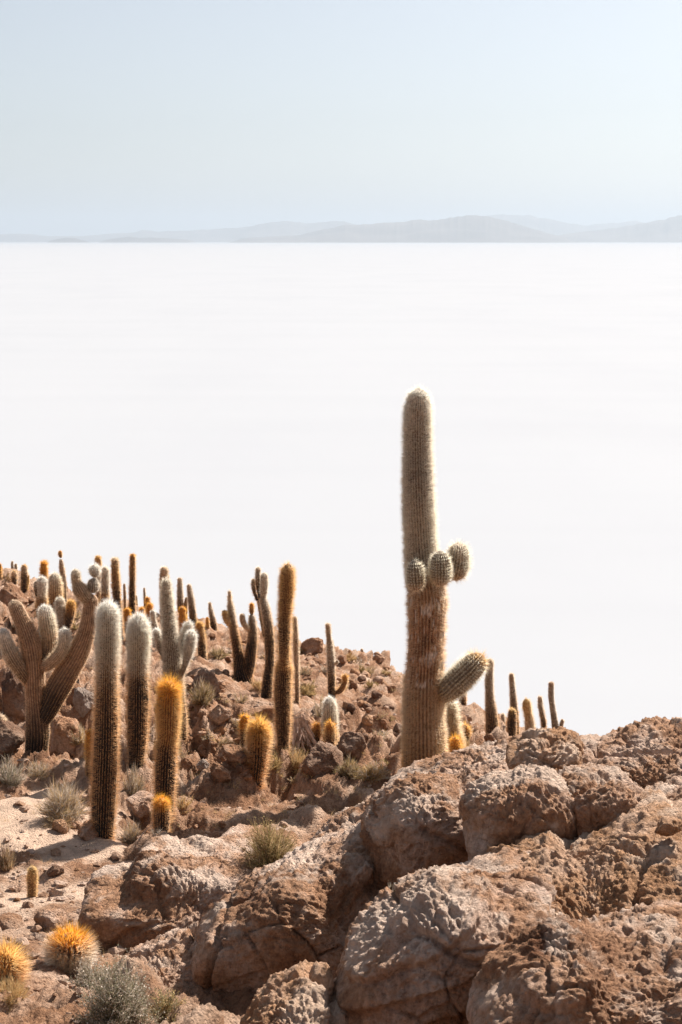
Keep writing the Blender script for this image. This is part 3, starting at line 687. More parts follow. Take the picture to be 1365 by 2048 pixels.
# the giant
cactus('giant columnar cactus towering against the salt with three round buds halfway up', (850, 1545), [
    dict(p=[(850, 1545, 94), (849, 1480, 92), (848, 1400, 84), (851, 1330, 79), (853, 1290, 78), (855, 1217, 79), (854, 1180, 77), (846, 1130, 72), (842, 1092, 68), (838, 1004, 64), (836, 916, 59), (836, 828, 54), (840, 776, 42)],
         t=[(0, 'amber'), (.12, 'tan'), (.25, 'tan'), (.30, 'bark'), (.44, 'bark'), (.50, 'tan'), (.53, 'grey'), (.66, 'cream'), (.8, 'grey'), (.97, 'cream'), (1, 'white')], ribs=34, spl=9, dens=1.0, groove=.17, worn=(.24, .50)),
    dict(n='bud', p=[(832, 1182, 36), (831, 1151, 41), (830, 1121, 33)], t=[(0, 'tan'), (.35, 'green'), (1, 'green')], round_base=True, dY=-.42, spl=8, jit=.12, ribs=18, groove=.10, dens=.8),
    dict(n='bud', p=[(880, 1172, 40), (882, 1137, 47), (880, 1102, 39)], t=[(0, 'tan'), (.35, 'green'), (1, 'green')], round_base=True, dY=-.46, spl=8, jit=.12, ribs=22, groove=.10, dens=.8),
    dict(n='bud', p=[(910, 1161, 40), (917, 1124, 50), (918, 1085, 42)], t=[(0, 'tan'), (.4, 'green'), (1, 'cream')], round_base=True, dY=-.12, spl=11, ribs=22, groove=.08, dens=.7),
    dict(p=[(876, 1394, 40), (897, 1380, 52), (922, 1356, 60), (948, 1330, 56), (966, 1309, 46)], t=[(0, 'tan'), (.3, 'green'), (.85, 'green'), (1, 'gold')], dY=-.2, spl=9, ribs=22, groove=.13, dens=.75, tuft=.5, jit=.12),
], name='giant_columnar_cactus', group='columnar cacti growing on the island slope', Y=18.6)
cactus('glowing pale golden cactus leaning out from behind the foot of the giant cactus', (915, 1515), [
    dict(p=[(912, 1515, 40), (906, 1470, 34), (902, 1400, 24)], t=[(0, 'amber'), (1, 'cream')], spl=12, dens=1.2)], Y=19.6)
cactus('small golden cactus right at the foot of the giant, half hidden by the boulder', (914, 1518), [
    dict(p=[(914, 1518, 26), (912, 1495, 25), (911, 1474, 18)], t=GO, spl=9, tuft=.5)], Y=18.9)
cactus('small dark cactus with a golden halo between the giant and the right hand group', (933, 1500), [
    dict(p=[(933, 1500, 20), (932, 1470, 22), (931, 1450, 18)], t=[(0, 'dark'), (.6, 'brown'), (1, 'gold')], spl=8, tuft=.3)], Y=24)
cactus('leaning dark cactus on the skyline seen under the thick arm of the giant', (929, 1432), [
    dict(p=[(930, 1428, 10), (927, 1408, 15), (922, 1370, 20)], t=DK, spl=4)], Y=38)
cactus('tallest cactus of the right hand group, swollen at the foot, beside the thick arm', (986, 1505), [
    dict(p=[(986, 1505, 29), (985, 1460, 28), (983, 1428, 25), (980, 1395, 19), (979, 1360, 17), (981, 1318, 15)], t=TN, spl=4)], Y=26)
cactus('tall thin cactus with a slight bend standing behind the dark stubby one', (1030, 1465), [
    dict(p=[(1031, 1470, 17), (1030, 1435, 17), (1027, 1397, 14), (1023, 1346, 10)], t=TN, spl=3.5)], Y=31)
cactus('stubby dark cactus with pale rim in the right hand group', (1023, 1492), [
    dict(p=[(1023, 1492, 21), (1024, 1455, 21), (1025, 1417, 17)], t=[(0, 'dark'), (.7, 'dark'), (.9, 'brown'), (1, 'yellow')], spl=5)], Y=27)
cactus('short little cactus between the two tallest of the right hand group', (1006, 1460), [
    dict(p=[(1006, 1460, 10), (1006, 1427, 9)], t=TN, spl=3)], Y=34)
cactus('plump tan cactus with a waist in the right hand group', (1061, 1490), [
    dict(p=[(1061, 1490, 23), (1060, 1450, 22), (1057, 1428, 18), (1054, 1412, 20), (1053, 1397, 14)], t=[(0, 'grey'), (.5, 'tan'), (1, 'yellow')], spl=5.5)], Y=28)
cactus('slim curved cactus left of the one with the flat broken tip', (1090, 1475), [
    dict(p=[(1090, 1478, 13), (1087, 1440, 12), (1082, 1415, 11), (1080, 1392, 10)], t=TN, spl=4)], Y=30)
cactus('slim cactus with a flat broken tip at the right end of its group', (1113, 1472), [
    dict(p=[(1114, 1475, 15), (1108, 1430, 13), (1103, 1395, 12), (1103, 1363, 12)], t=[(0, 'brown'), (.5, 'grey'), (.9, 'grey'), (1, 'bark')], spl=2.5)], Y=30)
cactus('tiny cactus at the far right beside the broken tipped one', (1121, 1468), [
    dict(p=[(1120, 1472, 7), (1123, 1452, 9), (1126, 1438, 8)], t=TN, spl=2.5)], Y=30)
cactus('tiny lone cactus on the skyline left of the giant', (727, 1330), [
    dict(p=[(727, 1328, 8), (725, 1312, 8), (724, 1297, 6)], t=TN, spl=2)], Y=43)
cactus('slender pale cactus with one small upturned arm near the skyline', (664, 1402), [
    dict(p=[(664, 1400, 17), (663, 1340, 17), (661, 1300, 15), (658, 1270, 11), (656, 1246, 12)], t=[(0, 'dark'), (.3, 'brown'), (.55, 'grey'), (1, 'tan')], spl=4),
    dict(p=[(669, 1386, 9), (681, 1381, 13), (690, 1365, 13), (691, 1348, 13)], t=[(0, 'brown'), (.6, 'amber'), (1, 'gold')], spl=4),
    dict(n='bud', p=[(667, 1328, 7), (674, 1325, 7), (676, 1320, 6)], t=[(0, 'tan'), (1, 'cream')], spl=2)])
cactus('white topped cactus with two small golden ones at its foot', (660, 1496), [
    dict(p=[(661, 1495, 31), (661, 1450, 31), (660, 1418, 29), (660, 1394, 20)], t=[(0, 'brown'), (.3, 'amber'), (.5, 'grey'), (.75, 'cream'), (1, 'white')], spl=7, tuft=.2)])
cactus('small golden cactus directly in front of the white topped one', (661, 1502), [
    dict(p=[(661, 1500, 22), (661, 1470, 23), (661, 1443, 18)], t=[(0, 'dark'), (.5, 'brown'), (.75, 'amber'), (1, 'orange')], spl=7, tuft=.3)], dy=-.45)
cactus('small golden cactus left of the white topped one', (634, 1494), [
    dict(p=[(634, 1492, 15), (634, 1465, 16), (634, 1446, 13)], t=[(0, 'dark'), (.5, 'brown'), (.75, 'amber'), (1, 'orange')], spl=7, tuft=.3)])
cactus('tall amber cactus with a pinched waist standing by grey bark debris', (566, 1494), [
    dict(p=[(567, 1492, 30), (567, 1440, 36), (566, 1380, 38), (568, 1342, 37), (569, 1330, 33), (569, 1321, 26), (569, 1308, 27), (570, 1240, 30), (574, 1180, 32), (576, 1140, 29), (578, 1127, 20)],
         t=[(0, 'dark'), (.3, 'brown'), (.43, 'brown'), (.46, 'amber'), (.6, 'brown'), (.9, 'amber'), (1, 'amber')], spl=8, ribs=26)])
cactus('thin pale rimmed cactus just behind the tall amber one', (595, 1408), [
    dict(p=[(595, 1408, 10), (594, 1340, 11), (592, 1280, 13), (589, 1232, 12)], t=[(0, 'brown'), (.5, 'tan'), (1, 'tan')], spl=4)])
cactus('bent grey cactus topped by a cluster of three upright arms', (534, 1396), [
    dict(p=[(534, 1392, 26), (536, 1360, 22), (540, 1326, 20), (538, 1261, 21), (530, 1213, 18), (524, 1190, 12)], t=[(0, 'dark'), (.4, 'dark'), (.6, 'brown'), (1, 'grey')], spl=4.5),
    dict(p=[(521, 1197, 9), (517, 1165, 13), (517, 1134, 12)], t=TN, spl=4, dY=.05),
    dict(p=[(527, 1196, 13), (529, 1168, 17), (529, 1145, 14)], t=[(0, 'grey'), (1, 'cream')], spl=4, dY=-.12),
    dict(p=[(515, 1200, 8), (508, 1177, 10), (507, 1157, 9)], t=TN, spl=4, dY=.1),
    dict(p=[(529, 1272, 8), (523, 1235, 9), (517, 1196, 8)], t=[(0, 'brown'), (1, 'amber')], spl=3.5, dY=.15)])
cactus('forked V shaped cactus with a curved pale arm between its limbs', (488, 1364), [
    dict(p=[(488, 1362, 40), (482, 1342, 32), (475, 1300, 22), (470, 1270, 20), (466, 1245, 18), (461, 1208, 13), (460, 1200, 9), (460, 1190, 10), (459, 1182, 9)], t=[(0, 'dark'), (.5, 'dark'), (.8, 'grey'), (.9, 'tan'), (1, 'tan')], spl=4.5),
    dict(p=[(492, 1360, 24), (499, 1330, 26), (503, 1300, 24), (506, 1270, 21), (505, 1240, 15), (504, 1228, 13)], t=[(0, 'dark'), (.55, 'dark'), (1, 'grey')], spl=4.5),
    dict(n='bud', p=[(504, 1228, 9), (504, 1216, 11), (504, 1206, 8)], t=GO, spl=4, tuft=.4),
    dict(p=[(462, 1252, 11), (453, 1238, 15), (449, 1220, 13)], t=[(0, 'tan'), (1, 'yellow')], spl=5, dY=-.1),
    dict(p=[(503, 1260, 9), (495, 1256, 12), (487, 1245, 13), (484, 1227, 10)], t=[(0, 'tan'), (1, 'tan')], spl=3.5, dY=-.15)])
cactus('small dark pointed cactus on the skyline left of the forked one', (428, 1262), [
    dict(p=[(429, 1260, 15), (425, 1235, 12), (421, 1215, 8), (420, 1204, 6)], t=TN, spl=3)])
cactus('tiny golden cactus touching the left side of the small pointed one', (416, 1260), [
    dict(p=[(416, 1259, 9), (415, 1234, 7)], t=GO, spl=3)])
cactus('golden brown cactus with rounded top left of the forked cactus, standing on bare rock', (406, 1322), [
    dict(p=[(406, 1320, 20), (404, 1290, 19), (401, 1260, 18), (400, 1243, 15)], t=[(0, 'dark'), (.5, 'brown'), (.8, 'amber'), (1, 'gold')], spl=5)])
cactus('tapering grey cactus rising above the paired white arms', (388, 1262), [
    dict(p=[(389, 1262, 17), (386, 1230, 16), (382, 1195, 13), (378, 1168, 9)], t=TN, spl=3.5)])
cactus('short golden cactus tucked between two grey ones', (371, 1235), [
    dict(p=[(372, 1238, 9), (372, 1210, 9), (374, 1194, 7)], t=BR, spl=3)], Y=38)
cactus('straight grey cactus right of the pale armed one, tall against the salt', (361, 1250), [
    dict(p=[(361, 1250, 13), (361, 1200, 13), (360, 1155, 11)], t=TN, spl=3.5)], Y=38)
cactus('golden rounded cactus in front of the straight grey one', (365, 1292), [
    dict(p=[(366, 1292, 16), (366, 1250, 17), (365, 1213, 15)], t=GO, spl=4)])
cactus('tall pale cactus with one arm on the left and two arms on the right', (362, 1520), [
    dict(p=[(366, 1518, 22), (360, 1450, 34), (352, 1400, 42), (347, 1350, 42), (343, 1294, 37), (338, 1237, 30), (334, 1190, 26), (333, 1157, 21)], t=[(0, 'dark'), (.35, 'brown'), (.5, 'grey'), (.75, 'grey'), (1, 'cream')], spl=7, ribs=26),
    dict(p=[(330, 1318, 12), (320, 1290, 18), (312, 1257, 16)], t=[(0, 'brown'), (.6, 'grey'), (1, 'white')], spl=6, dY=.1),
    dict(p=[(352, 1345, 12), (366, 1300, 19), (374, 1268, 23), (379, 1243, 19)], t=[(0, 'dark'), (.6, 'grey'), (1, 'white')], spl=7, dY=.15),
    dict(p=[(360, 1360, 10), (372, 1325, 16), (380, 1290, 24), (385, 1261, 21)], t=[(0, 'brown'), (.4, 'grey'), (1, 'white')], spl=7, dY=-.1)], Y=20.3)
cactus('grey cactus whose round head shows above the pale armed one', (329, 1250), [
    dict(p=[(329, 1262, 18), (329, 1200, 18), (329, 1150, 19), (329, 1133, 15)], t=[(0, 'brown'), (1, 'tan')], spl=4)], Y=34)
cactus('golden crowned cactus with dark lower half, nearest of the middle trio', (330, 1630), [
    dict(p=[(329, 1628, 44), (331, 1560, 47), (333, 1495, 46), (335, 1482, 40), (337, 1465, 45), (338, 1410, 48), (340, 1362, 34)], t=[(0, 'dark'), (.45, 'dark'), (.54, 'brown'), (.57, 'amber'), (.8, 'amber'), (.92, 'gold'), (1, 'orange')], spl=10, tuft=1.2, dens=1.1, ribs=26)])
cactus('little dark cactus with an orange cap at the foot of the golden crowned one', (325, 1668), [
    dict(p=[(324, 1665, 33), (324, 1630, 35), (325, 1596, 26)], t=[(0, 'dark'), (.5, 'dark'), (.72, 'brown'), (.85, 'gold'), (1, 'orange')], spl=8, tuft=.7)], Y=ground_at(330, 1630)[1] - .5, sink=12)
cactus('nearest tall cactus on the left, cream woolly top fading to a dark foot', (206, 1672), [
    dict(p=[(206, 1668, 48), (208, 1598, 56), (212, 1493, 54), (214, 1400, 49), (215, 1340, 46), (217, 1256, 46), (217, 1205, 36)], t=[(0, 'dark'), (.48, 'dark'), (.64, 'brown'), (.78, 'grey'), (.88, 'cream'), (1, 'white')], spl=9, dens=1.15, ribs=30, tuft=.3)])
cactus('tall cactus with thick cream top narrowing at its waist, right of the nearest', (273, 1538), [
    dict(p=[(273, 1535, 36), (275, 1475, 46), (277, 1390, 49), (277, 1345, 41), (277, 1325, 43), (278, 1275, 46), (278, 1229, 34)], t=[(0, 'dark'), (.5, 'dark'), (.61, 'brown'), (.66, 'grey'), (.84, 'cream'), (1, 'white')], spl=9, dens=1.15, ribs=28, tuft=.3)])
cactus('short golden cactus peeping out behind the left side of the nearest tall one', (180, 1548), [
    dict(p=[(180, 1548, 18), (180, 1500, 19), (180, 1460, 16)], t=GO, spl=6)])
# many-armed cactus
cactus('many armed cactus like a candelabra at the left, its limbs ribbed and bare', (74, 1506), [
    dict(p=[(73, 1503, 46), (76, 1465, 50), (74, 1425, 46), (71, 1397, 40), (68, 1330, 44), (62, 1290, 42), (53, 1262, 38), (40, 1232, 33), (31, 1212, 30), (27, 1200, 26)], t=[(0, 'dark'), (.12, 'dark'), (.4, 'bark'), (.9, 'bark'), (1, 'tan')], spl=3.2, ribs=24, groove=.14, dens=.7),
    dict(p=[(78, 1450, 30), (92, 1425, 42), (118, 1373, 49), (137, 1340, 48), (153, 1313, 46), (170, 1275, 38), (178, 1245, 35), (182, 1205, 31), (183, 1188, 30)], t=[(0, 'dark'), (.25, 'brown'), (.5, 'bark'), (1, 'bark')], spl=3.2, ribs=24, groove=.14, dens=.8),
    dict(p=[(183, 1202, 16), (172, 1196, 26), (160, 1178, 30), (153, 1163, 19), (152, 1150, 20), (151, 1138, 15)], t=[(0, 'tan'), (.6, 'tan'), (1, 'cream')], spl=4.5, ribs=20, groove=.14, dY=-.08),
    dict(n='bud', p=[(187, 1186, 20), (187, 1170, 26), (189, 1156, 20)], t=[(0, 'grey'), (1, 'grey')], spl=4.5, round_base=True, ribs=18),
    dict(n='bud', p=[(190, 1155, 18), (190, 1141, 24), (191, 1128, 18)], t=[(0, 'grey'), (1, 'white')], spl=6, round_base=True, ribs=18),
    dict(p=[(58, 1366, 20), (45, 1345, 28), (26, 1316, 32), (12, 1285, 29), (4, 1257, 24)], t=[(0, 'brown'), (.5, 'tan'), (1, 'white')], spl=5, ribs=20, groove=.13, dY=-.15),
    dict(p=[(88, 1322, 22), (98, 1300, 30), (100, 1279, 33), (94, 1240, 33), (89, 1210, 25)], t=[(0, 'brown'), (.4, 'tan'), (.75, 'cream'), (1, 'white')], spl=6.5, ribs=20, dY=.1),
    dict(p=[(80, 1334, 18), (94, 1331, 25), (112, 1317, 27), (127, 1295, 25), (130, 1272, 26), (128, 1256, 22)], t=[(0, 'bark'), (.5, 'tan'), (.8, 'cream'), (1, 'white')], spl=6, ribs=20, dY=-.18)], Y=19.9)
cactus('pair of fuzzy stems sharing one foot, behind the white upright arms of the candelabra', (125, 1300), [
    dict(p=[(125, 1300, 26), (125, 1262, 26), (123, 1235, 20), (121, 1215, 21), (121, 1194, 18)], t=[(0, 'bark'), (.35, 'amber'), (.6, 'grey'), (1, 'cream')], spl=5),
    dict(p=[(130, 1264, 16), (138, 1240, 19), (142, 1220, 20), (143, 1200, 16)], t=[(0, 'dark'), (.5, 'brown'), (1, 'gold')], spl=5)], Y=27)
cactus('brown cactus with a round white head, left of the thick fuzzy one', (84, 1240), [
    dict(p=[(84, 1240, 25), (84, 1200, 24), (84, 1184, 20), (84, 1172, 23), (85, 1153, 20)], t=[(0, 'bark'), (.55, 'amber'), (.65, 'cream'), (1, 'white')], spl=5),
    dict(p=[(78, 1198, 9), (73, 1180, 11), (72, 1162, 9)], t=TN, spl=4)], Y=30)
cactus('thick fuzzy cactus with rounded top in the upper left cluster', (112, 1240), [
    dict(p=[(112, 1240, 28), (112, 1200, 30), (111, 1170, 29), (110, 1146, 23)], t=[(0, 'brown'), (.5, 'amber'), (1, 'cream')], spl=6)], Y=31)
cactus('short cactus with a dark body and orange cap on the upper left skyline', (88, 1200), [
    dict(p=[(88, 1200, 15), (88, 1150, 15), (88, 1122, 14)], t=[(0, 'dark'), (.6, 'dark'), (.8, 'gold'), (1, 'orange')], spl=5, tuft=.4)], Y=34)
cactus('thin cactus with a small ball on its tip on the upper left skyline', (131, 1196), [
    dict(p=[(131, 1200, 8), (128, 1165, 12), (124, 1135, 11), (122, 1118, 8)], t=[(0, 'brown'), (1, 'tan')], spl=3),
    dict(n='bud', p=[(122, 1116, 7), (121, 1108, 9), (121, 1101, 7)], t=GO, spl=3, round_base=True)], Y=34)
cactus('amber cactus leaning slightly on the upper left skyline, bright stalk behind it', (49, 1182), [
    dict(p=[(49, 1180, 15), (49, 1155, 15), (49, 1129, 12)], t=DK, spl=4.5),
    dict(p=[(53, 1182, 8), (57, 1160, 6), (58, 1150, 4)], t=[(0, 'yellow'), (1, 'yellow')], spl=3)])
cactus('small golden topped cactus, third from the left edge', (29, 1168), [
    dict(p=[(29, 1168, 12), (29, 1150, 13), (29, 1141, 11)], t=DK, spl=4)])
cactus('narrow cactus, taller of the tiny pair on the far left skyline', (25, 1150), [
    dict(p=[(25, 1150, 7), (25, 1122, 6)], t=TN, spl=2.5)], Y=37)
cactus('narrow cactus, shorter of the tiny pair on the far left skyline', (33, 1152), [
    dict(p=[(33, 1152, 7), (32, 1127, 7)], t=TN, spl=2.5)], Y=37)
cactus('amber cactus cut by the left edge of the frame on the skyline', (1, 1160), [
    dict(p=[(1, 1160, 8), (0, 1127, 8)], t=GO, spl=3.5)])
cactus('amber headed cactus rising just above the white ball of the candelabra', (197, 1230), [
    dict(p=[(197, 1240, 14), (197, 1180, 12), (197, 1135, 11), (197, 1128, 14), (196, 1111, 12)], t=[(0, 'brown'), (.8, 'tan'), (1, 'gold')], spl=4)], Y=33)
cactus('pale bright edged cactus with a faint joint, right of the candelabra', (210, 1260), [
    dict(p=[(210, 1262, 20), (210, 1210, 20), (211, 1177, 17), (211, 1165, 18), (211, 1133, 15)], t=[(0, 'brown'), (.6, 'amber'), (.65, 'grey'), (1, 'cream')], spl=6)], Y=30)
cactus('tall brown cactus leaning left of the tallest straight one', (240, 1268), [
    dict(p=[(240, 1268, 17), (236, 1220, 18), (232, 1160, 17), (230, 1115, 15)], t=[(0, 'dark'), (.6, 'brown'), (.85, 'amber'), (1, 'tan')], spl=4.5)], Y=29)
cactus('small pale cactus between the tall brown pair', (250, 1225), [
    dict(p=[(251, 1228, 6), (250, 1190, 7), (249, 1167, 6)], t=[(0, 'brown'), (1, 'tan')], spl=2.5)], Y=37)
cactus('straight brown cactus, tallest on the left skyline', (265, 1245), [
    dict(p=[(265, 1245, 15), (265, 1180, 14), (266, 1107, 12)], t=[(0, 'dark'), (.6, 'brown'), (.95, 'amber'), (1, 'orange')], spl=4)])
cactus('short golden cactus at the foot of the straight brown one', (255, 1258), [
    dict(p=[(255, 1258, 15), (255, 1235, 16), (255, 1216, 13)], t=GO, spl=5)])
cactus('slim faint cactus behind the straight brown one', (275, 1240), [
    dict(p=[(275, 1240, 6), (274, 1210, 6), (273, 1190, 5)], t=[(0, 'grey'), (1, 'cream')], spl=2.5)], Y=38)
cactus('thin grey cactus above the stepped golden pair', (290, 1215), [
    dict(p=[(291, 1218, 7), (290, 1195, 6), (289, 1175, 5)], t=TN, spl=2.5)], Y=38)
cactus('upper golden cactus of the stepped pair in the middle left', (297, 1230), [
    dict(p=[(297, 1230, 11), (296, 1210, 11), (296, 1194, 9)], t=GO, spl=4)], Y=37)
cactus('lower orange topped cactus of the stepped pair in the middle left', (300, 1262), [
    dict(p=[(300, 1262, 14), (300, 1230, 15), (300, 1206, 13)], t=[(0, 'dark'), (.55, 'brown'), (.8, 'gold'), (1, 'orange')], spl=5)], Y=33)
cactus('small golden dome cactus left of the stepped pair', (285, 1256), [
    dict(p=[(285, 1258, 12), (285, 1235, 12), (284, 1214, 10)], t=GO, spl=4)], Y=34)
cactus('short white headed cactus in front of the stepped golden pair', (311, 1280), [
    dict(p=[(311, 1282, 14), (309, 1250, 14), (307, 1238, 11), (307, 1230, 12), (306, 1220, 11)], t=[(0, 'grey'), (.6, 'grey'), (.7, 'cream'), (1, 'white')], spl=4)], Y=31)
cactus('big spiny golden cactus standing alone among rubble and dry bushes', (515, 1565), [
    dict(p=[(513, 1562, 30), (516, 1520, 40), (518, 1480, 42), (519, 1443, 28)], t=[(0, 'dark'), (.45, 'dark'), (.6, 'brown'), (.82, 'amber'), (.95, 'gold'), (1, 'gold')], spl=13, tuft=.5, dens=1.1)])
cactus('small golden cactus just behind the left of the big spiny golden one', (487, 1480), [
    dict(p=[(487, 1480, 15), (488, 1455, 18), (491, 1430, 16)], t=[(0, 'dark'), (.4, 'brown'), (.65, 'gold'), (1, 'orange')], spl=7, tuft=.3)])
cactus('small lone yellow column cactus on pale sand at the left', (65, 1795), [
    dict(p=[(65, 1793, 20), (65, 1765, 22), (66, 1733, 19)], t=[(0, 'amber'), (.5, 'amber'), (1, 'yellow')], spl=4.5)])
cactus('brown mound of a cactus cut by the left edge below the candelabra', (0, 1482), [
    dict(p=[(0, 1485, 40), (-1, 1455, 38), (-2, 1428, 28)], t=[(0, 'brown'), (1, 'tan')], spl=5)], Y=20.5)
BAR = 'round spiny cacti on the sand'
cactus('round cactus with an orange crown of spines and a grey lower half', (143, 1938), [
    dict(n='body', p=[(142, 1935, 70), (141, 1900, 84), (143, 1866, 62)], t=[(0, 'grey'), (.4, 'grey'), (.74, 'brown'), (.86, 'orange'), (1, 'orange')], spl=19, tuft=.25, dens=.9, up=.6, ribs=24)], group=BAR, name='round_cactus', sink=2)
cactus('round yellow spined cactus cut by the left edge of the frame', (14, 1972), [
    dict(n='body', p=[(12, 1968, 54), (12, 1935, 66), (14, 1902, 48)], t=[(0, 'brown'), (.45, 'brown'), (.75, 'amber'), (1, 'gold')], spl=24, tuft=.2, dens=.7, up=.5, ribs=22)], group=BAR, name='round_cactus', sink=2)

# ------------------------------------------------------------------ dry bushes, tussocks, debris
BT = {'straw': (0.62, 0.45, 0.24), 'gold': (0.64, 0.44, 0.21), 'grey': (0.46, 0.36, 0.27), 'silver': (0.66, 0.58, 0.49), 'olive': (0.32, 0.25, 0.11), 'sage': (0.24, 0.22, 0.14), 'brown': (0.34, 0.21, 0.12)}
def bush_mesh(wm, hm, n, cols, seed, wd, stiff=0.5, leaves=0.0, spread=1.0):
    r = np.random.RandomState(seed); c = np.array([BT[k] for k in cols])
    V = []; Cc = []
    nb = max(5, n // 22)
    az = r.rand(nb) * 2 * math.pi; el = np.arccos(1 - r.rand(nb) * 0.93) * spread
    D0 = np.stack([np.sin(el) * np.cos(az), np.sin(el) * np.sin(az), np.cos(el)], 1)
    Lb = (0.55 + 0.5 * r.rand(nb)); sc = np.array([wm / 2, wm / 2, hm])
    # thin main stems
    B0 = r.normal(size=(nb, 3)) * [.08, .08, 0] ; B1 = D0 * Lb[:, None] * 0.75
    # twigs
    k = r.randint(0, nb, n); t = r.rand(n) ** 0.6
    P = B0[k] * (1 - t[:, None]) + B1[k] * t[:, None]
    D = D0[k] + r.normal(size=(n, 3)) * stiff; D[:, 2] = np.abs(D[:, 2]) * .8 + .12; D /= np.linalg.norm(D, axis=1)[:, None]
    E = P + D * (0.18 + 0.28 * r.rand(n))[:, None]
    S = np.concatenate([B0, P]); T = np.concatenate([B1, E]); ww = np.concatenate([np.full(nb, wd * 1.8), np.full(n, wd)])
    col = c[r.randint(0, len(c), nb + n)] * (0.6 + 0.6 * r.rand(nb + n))[:, None]; col[:nb] *= .6
    S = S * sc; T = T * sc
    X = np.cross(T - S, r.normal(size=S.shape)); X /= np.linalg.norm(X, axis=1)[:, None]
    V.append(np.stack([S - X * ww[:, None], S + X * ww[:, None], T], 1)); Cc.append(col)
    if leaves:
        m = int(n * leaves); j = r.randint(0, n, m); u = 0.4 + 0.6 * r.rand(m)
        Q = (P[j] * (1 - u[:, None]) + E[j] * u[:, None]) * sc
        a = r.normal(size=(m, 3)); a /= np.linalg.norm(a, axis=1)[:, None]; b = np.cross(a, r.normal(size=(m, 3))); b /= np.linalg.norm(b, axis=1)[:, None]
        ls = wd * (3.0 + 4 * r.rand(m)); V.append(np.stack([Q, Q + (a + .45 * b) * ls[:, None], Q + (a - .45 * b) * ls[:, None]], 1))
        Cc.append(c[r.randint(0, len(c), m)] * (0.6 + 0.7 * r.rand(m))[:, None])
    V = np.concatenate(V).reshape(-1, 3); Cc = np.repeat(np.concatenate(Cc), 3, 0)
    return mesh_np('dry_bush', V, np.arange(len(V)), 3, False, colors=Cc)
def bush(px, py, w, h, cols, label, cat='bush', name='dry_bush', n=900, seed=0, stiff=0.5, leaves=0.0, Y=None, group='dry bushes on the slope', wd=0.55):
    p = ground_at(px, py) if Y is None else at(px, py, Y); s = mpp(px, py, p[1])
    me = bush_mesh(w * s * 1.05, h * s * 1.05, n, cols, seed + 500, wd * s, stiff, leaves)
    o = link(name, me, M_twig); o.location = (p[0], p[1] + .1, p[2] - 0.03); tag(o, label, cat, group); return o
B = [
 (125, 1640, 120, 90, ['grey', 'straw', 'silver'], 'big grey dry bush left of the nearest tall cactus', 3600),
 (120, 1660, 90, 40, ['brown', 'grey', 'straw'], 'low brown bush in front of the big grey one', 1200),
 (265, 1600, 62, 80, ['straw', 'grey', 'silver'], 'tangled dry bush between the two nearest cream topped cacti', 1800),
 (262, 1690, 70, 52, ['silver', 'grey', 'straw'], 'silvery bush right of the foot of the nearest tall cactus', 1600),
 (315, 1695, 70, 40, ['silver', 'silver', 'grey'], 'whitish low bush below the little orange capped cactus', 1400),
 (368, 1625, 60, 40, ['straw', 'gold'], 'golden grass tuft right of the golden crowned cactus', 900),
 (18, 1575, 90, 80, ['sage', 'silver', 'grey'], 'bluish grey bush in shade under the candelabra cactus', 1500),
 (75, 1560, 70, 50, ['grey', 'silver', 'straw'], 'thin dry bush at the foot of the candelabra cactus', 1100),
 (158, 1490, 60, 50, ['straw', 'straw', 'silver'], 'pale straw bush between the candelabra and the nearest tall cactus', 1100),
 (402, 1412, 66, 62, ['straw', 'grey', 'olive'], 'bushy dry shrub right of the pale armed cactus', 1600),
 (435, 1318, 46, 32, ['straw', 'olive', 'grey'], 'dark centred dry shrub on the slope left of the forked cactus', 900),
 (440, 1495, 62, 34, ['straw', 'gold', 'silver'], 'straw tuft among rubble left of the small golden cactus', 900),
 (412, 1480, 40, 26, ['straw', 'silver'], 'small straw tuft above the rubble stones', 500),
 (520, 1385, 46, 40, ['gold', 'straw'], 'golden grass at the foot of the bent grey cactus', 700),
 (545, 1545, 60, 50, ['straw', 'gold', 'olive'], 'dry tuft right of the big spiny golden cactus', 1200),
 (590, 1545, 80, 62, ['straw', 'gold', 'straw'], 'straw coloured bush below the grey bark debris', 1800),
 (485, 1530, 60, 50, ['straw', 'grey'], 'grey straw bush left of the big spiny golden cactus', 900),
 (700, 1556, 70, 50, ['straw', 'grey', 'olive'], 'rounded dry bush right of the dark craggy rock', 1500),
 (748, 1560, 84, 40, ['straw', 'gold', 'silver'], 'pale grass bush left of the foot of the giant cactus', 1500),
 (760, 1480, 50, 30, ['straw', 'silver'], 'straw tuft on the slope left of the giant cactus', 500),
 (615, 1395, 50, 36, ['straw', 'gold', 'olive'], 'golden dry bush right of the thin pale rimmed cactus', 900),
 (640, 1440, 50, 60, ['straw', 'silver'], 'dry grass streak between bark debris and white topped cactus', 500),
 (740, 1378, 30, 22, ['straw', 'olive'], 'small round dry bush, right one on the upper slope', 400),
 (700, 1325, 40, 22, ['straw', 'gold'], 'sparse dry bush on the skyline beside the slender pale cactus', 500),
 (8, 1750, 46, 70, ['brown', 'straw', 'grey'], 'round brown bush cut by the left edge above the lone column cactus', 1500),
 (15, 2015, 110, 66, ['gold', 'straw', 'gold'], 'golden grass below the yellow spined round cactus', 1500),
 (930, 1506, 60, 36, ['straw', 'gold'], 'straw bush behind the crest right of the giant cactus', 700),
 (12, 1162, 46, 22, ['grey', 'straw', 'brown'], 'brown bush on the skyline at the left edge', 600),
 (260, 1285, 40, 40, ['straw', 'silver'], 'thin dry grass behind the two cream topped cacti', 500),
 (150, 1260, 40, 30, ['straw', 'olive'], 'dry shrub on the upper slope right of the fuzzy twin stems', 500),
 (610, 1350, 40, 24, ['straw', 'grey'], 'small dry bush under the skyline outcrop', 500),
]
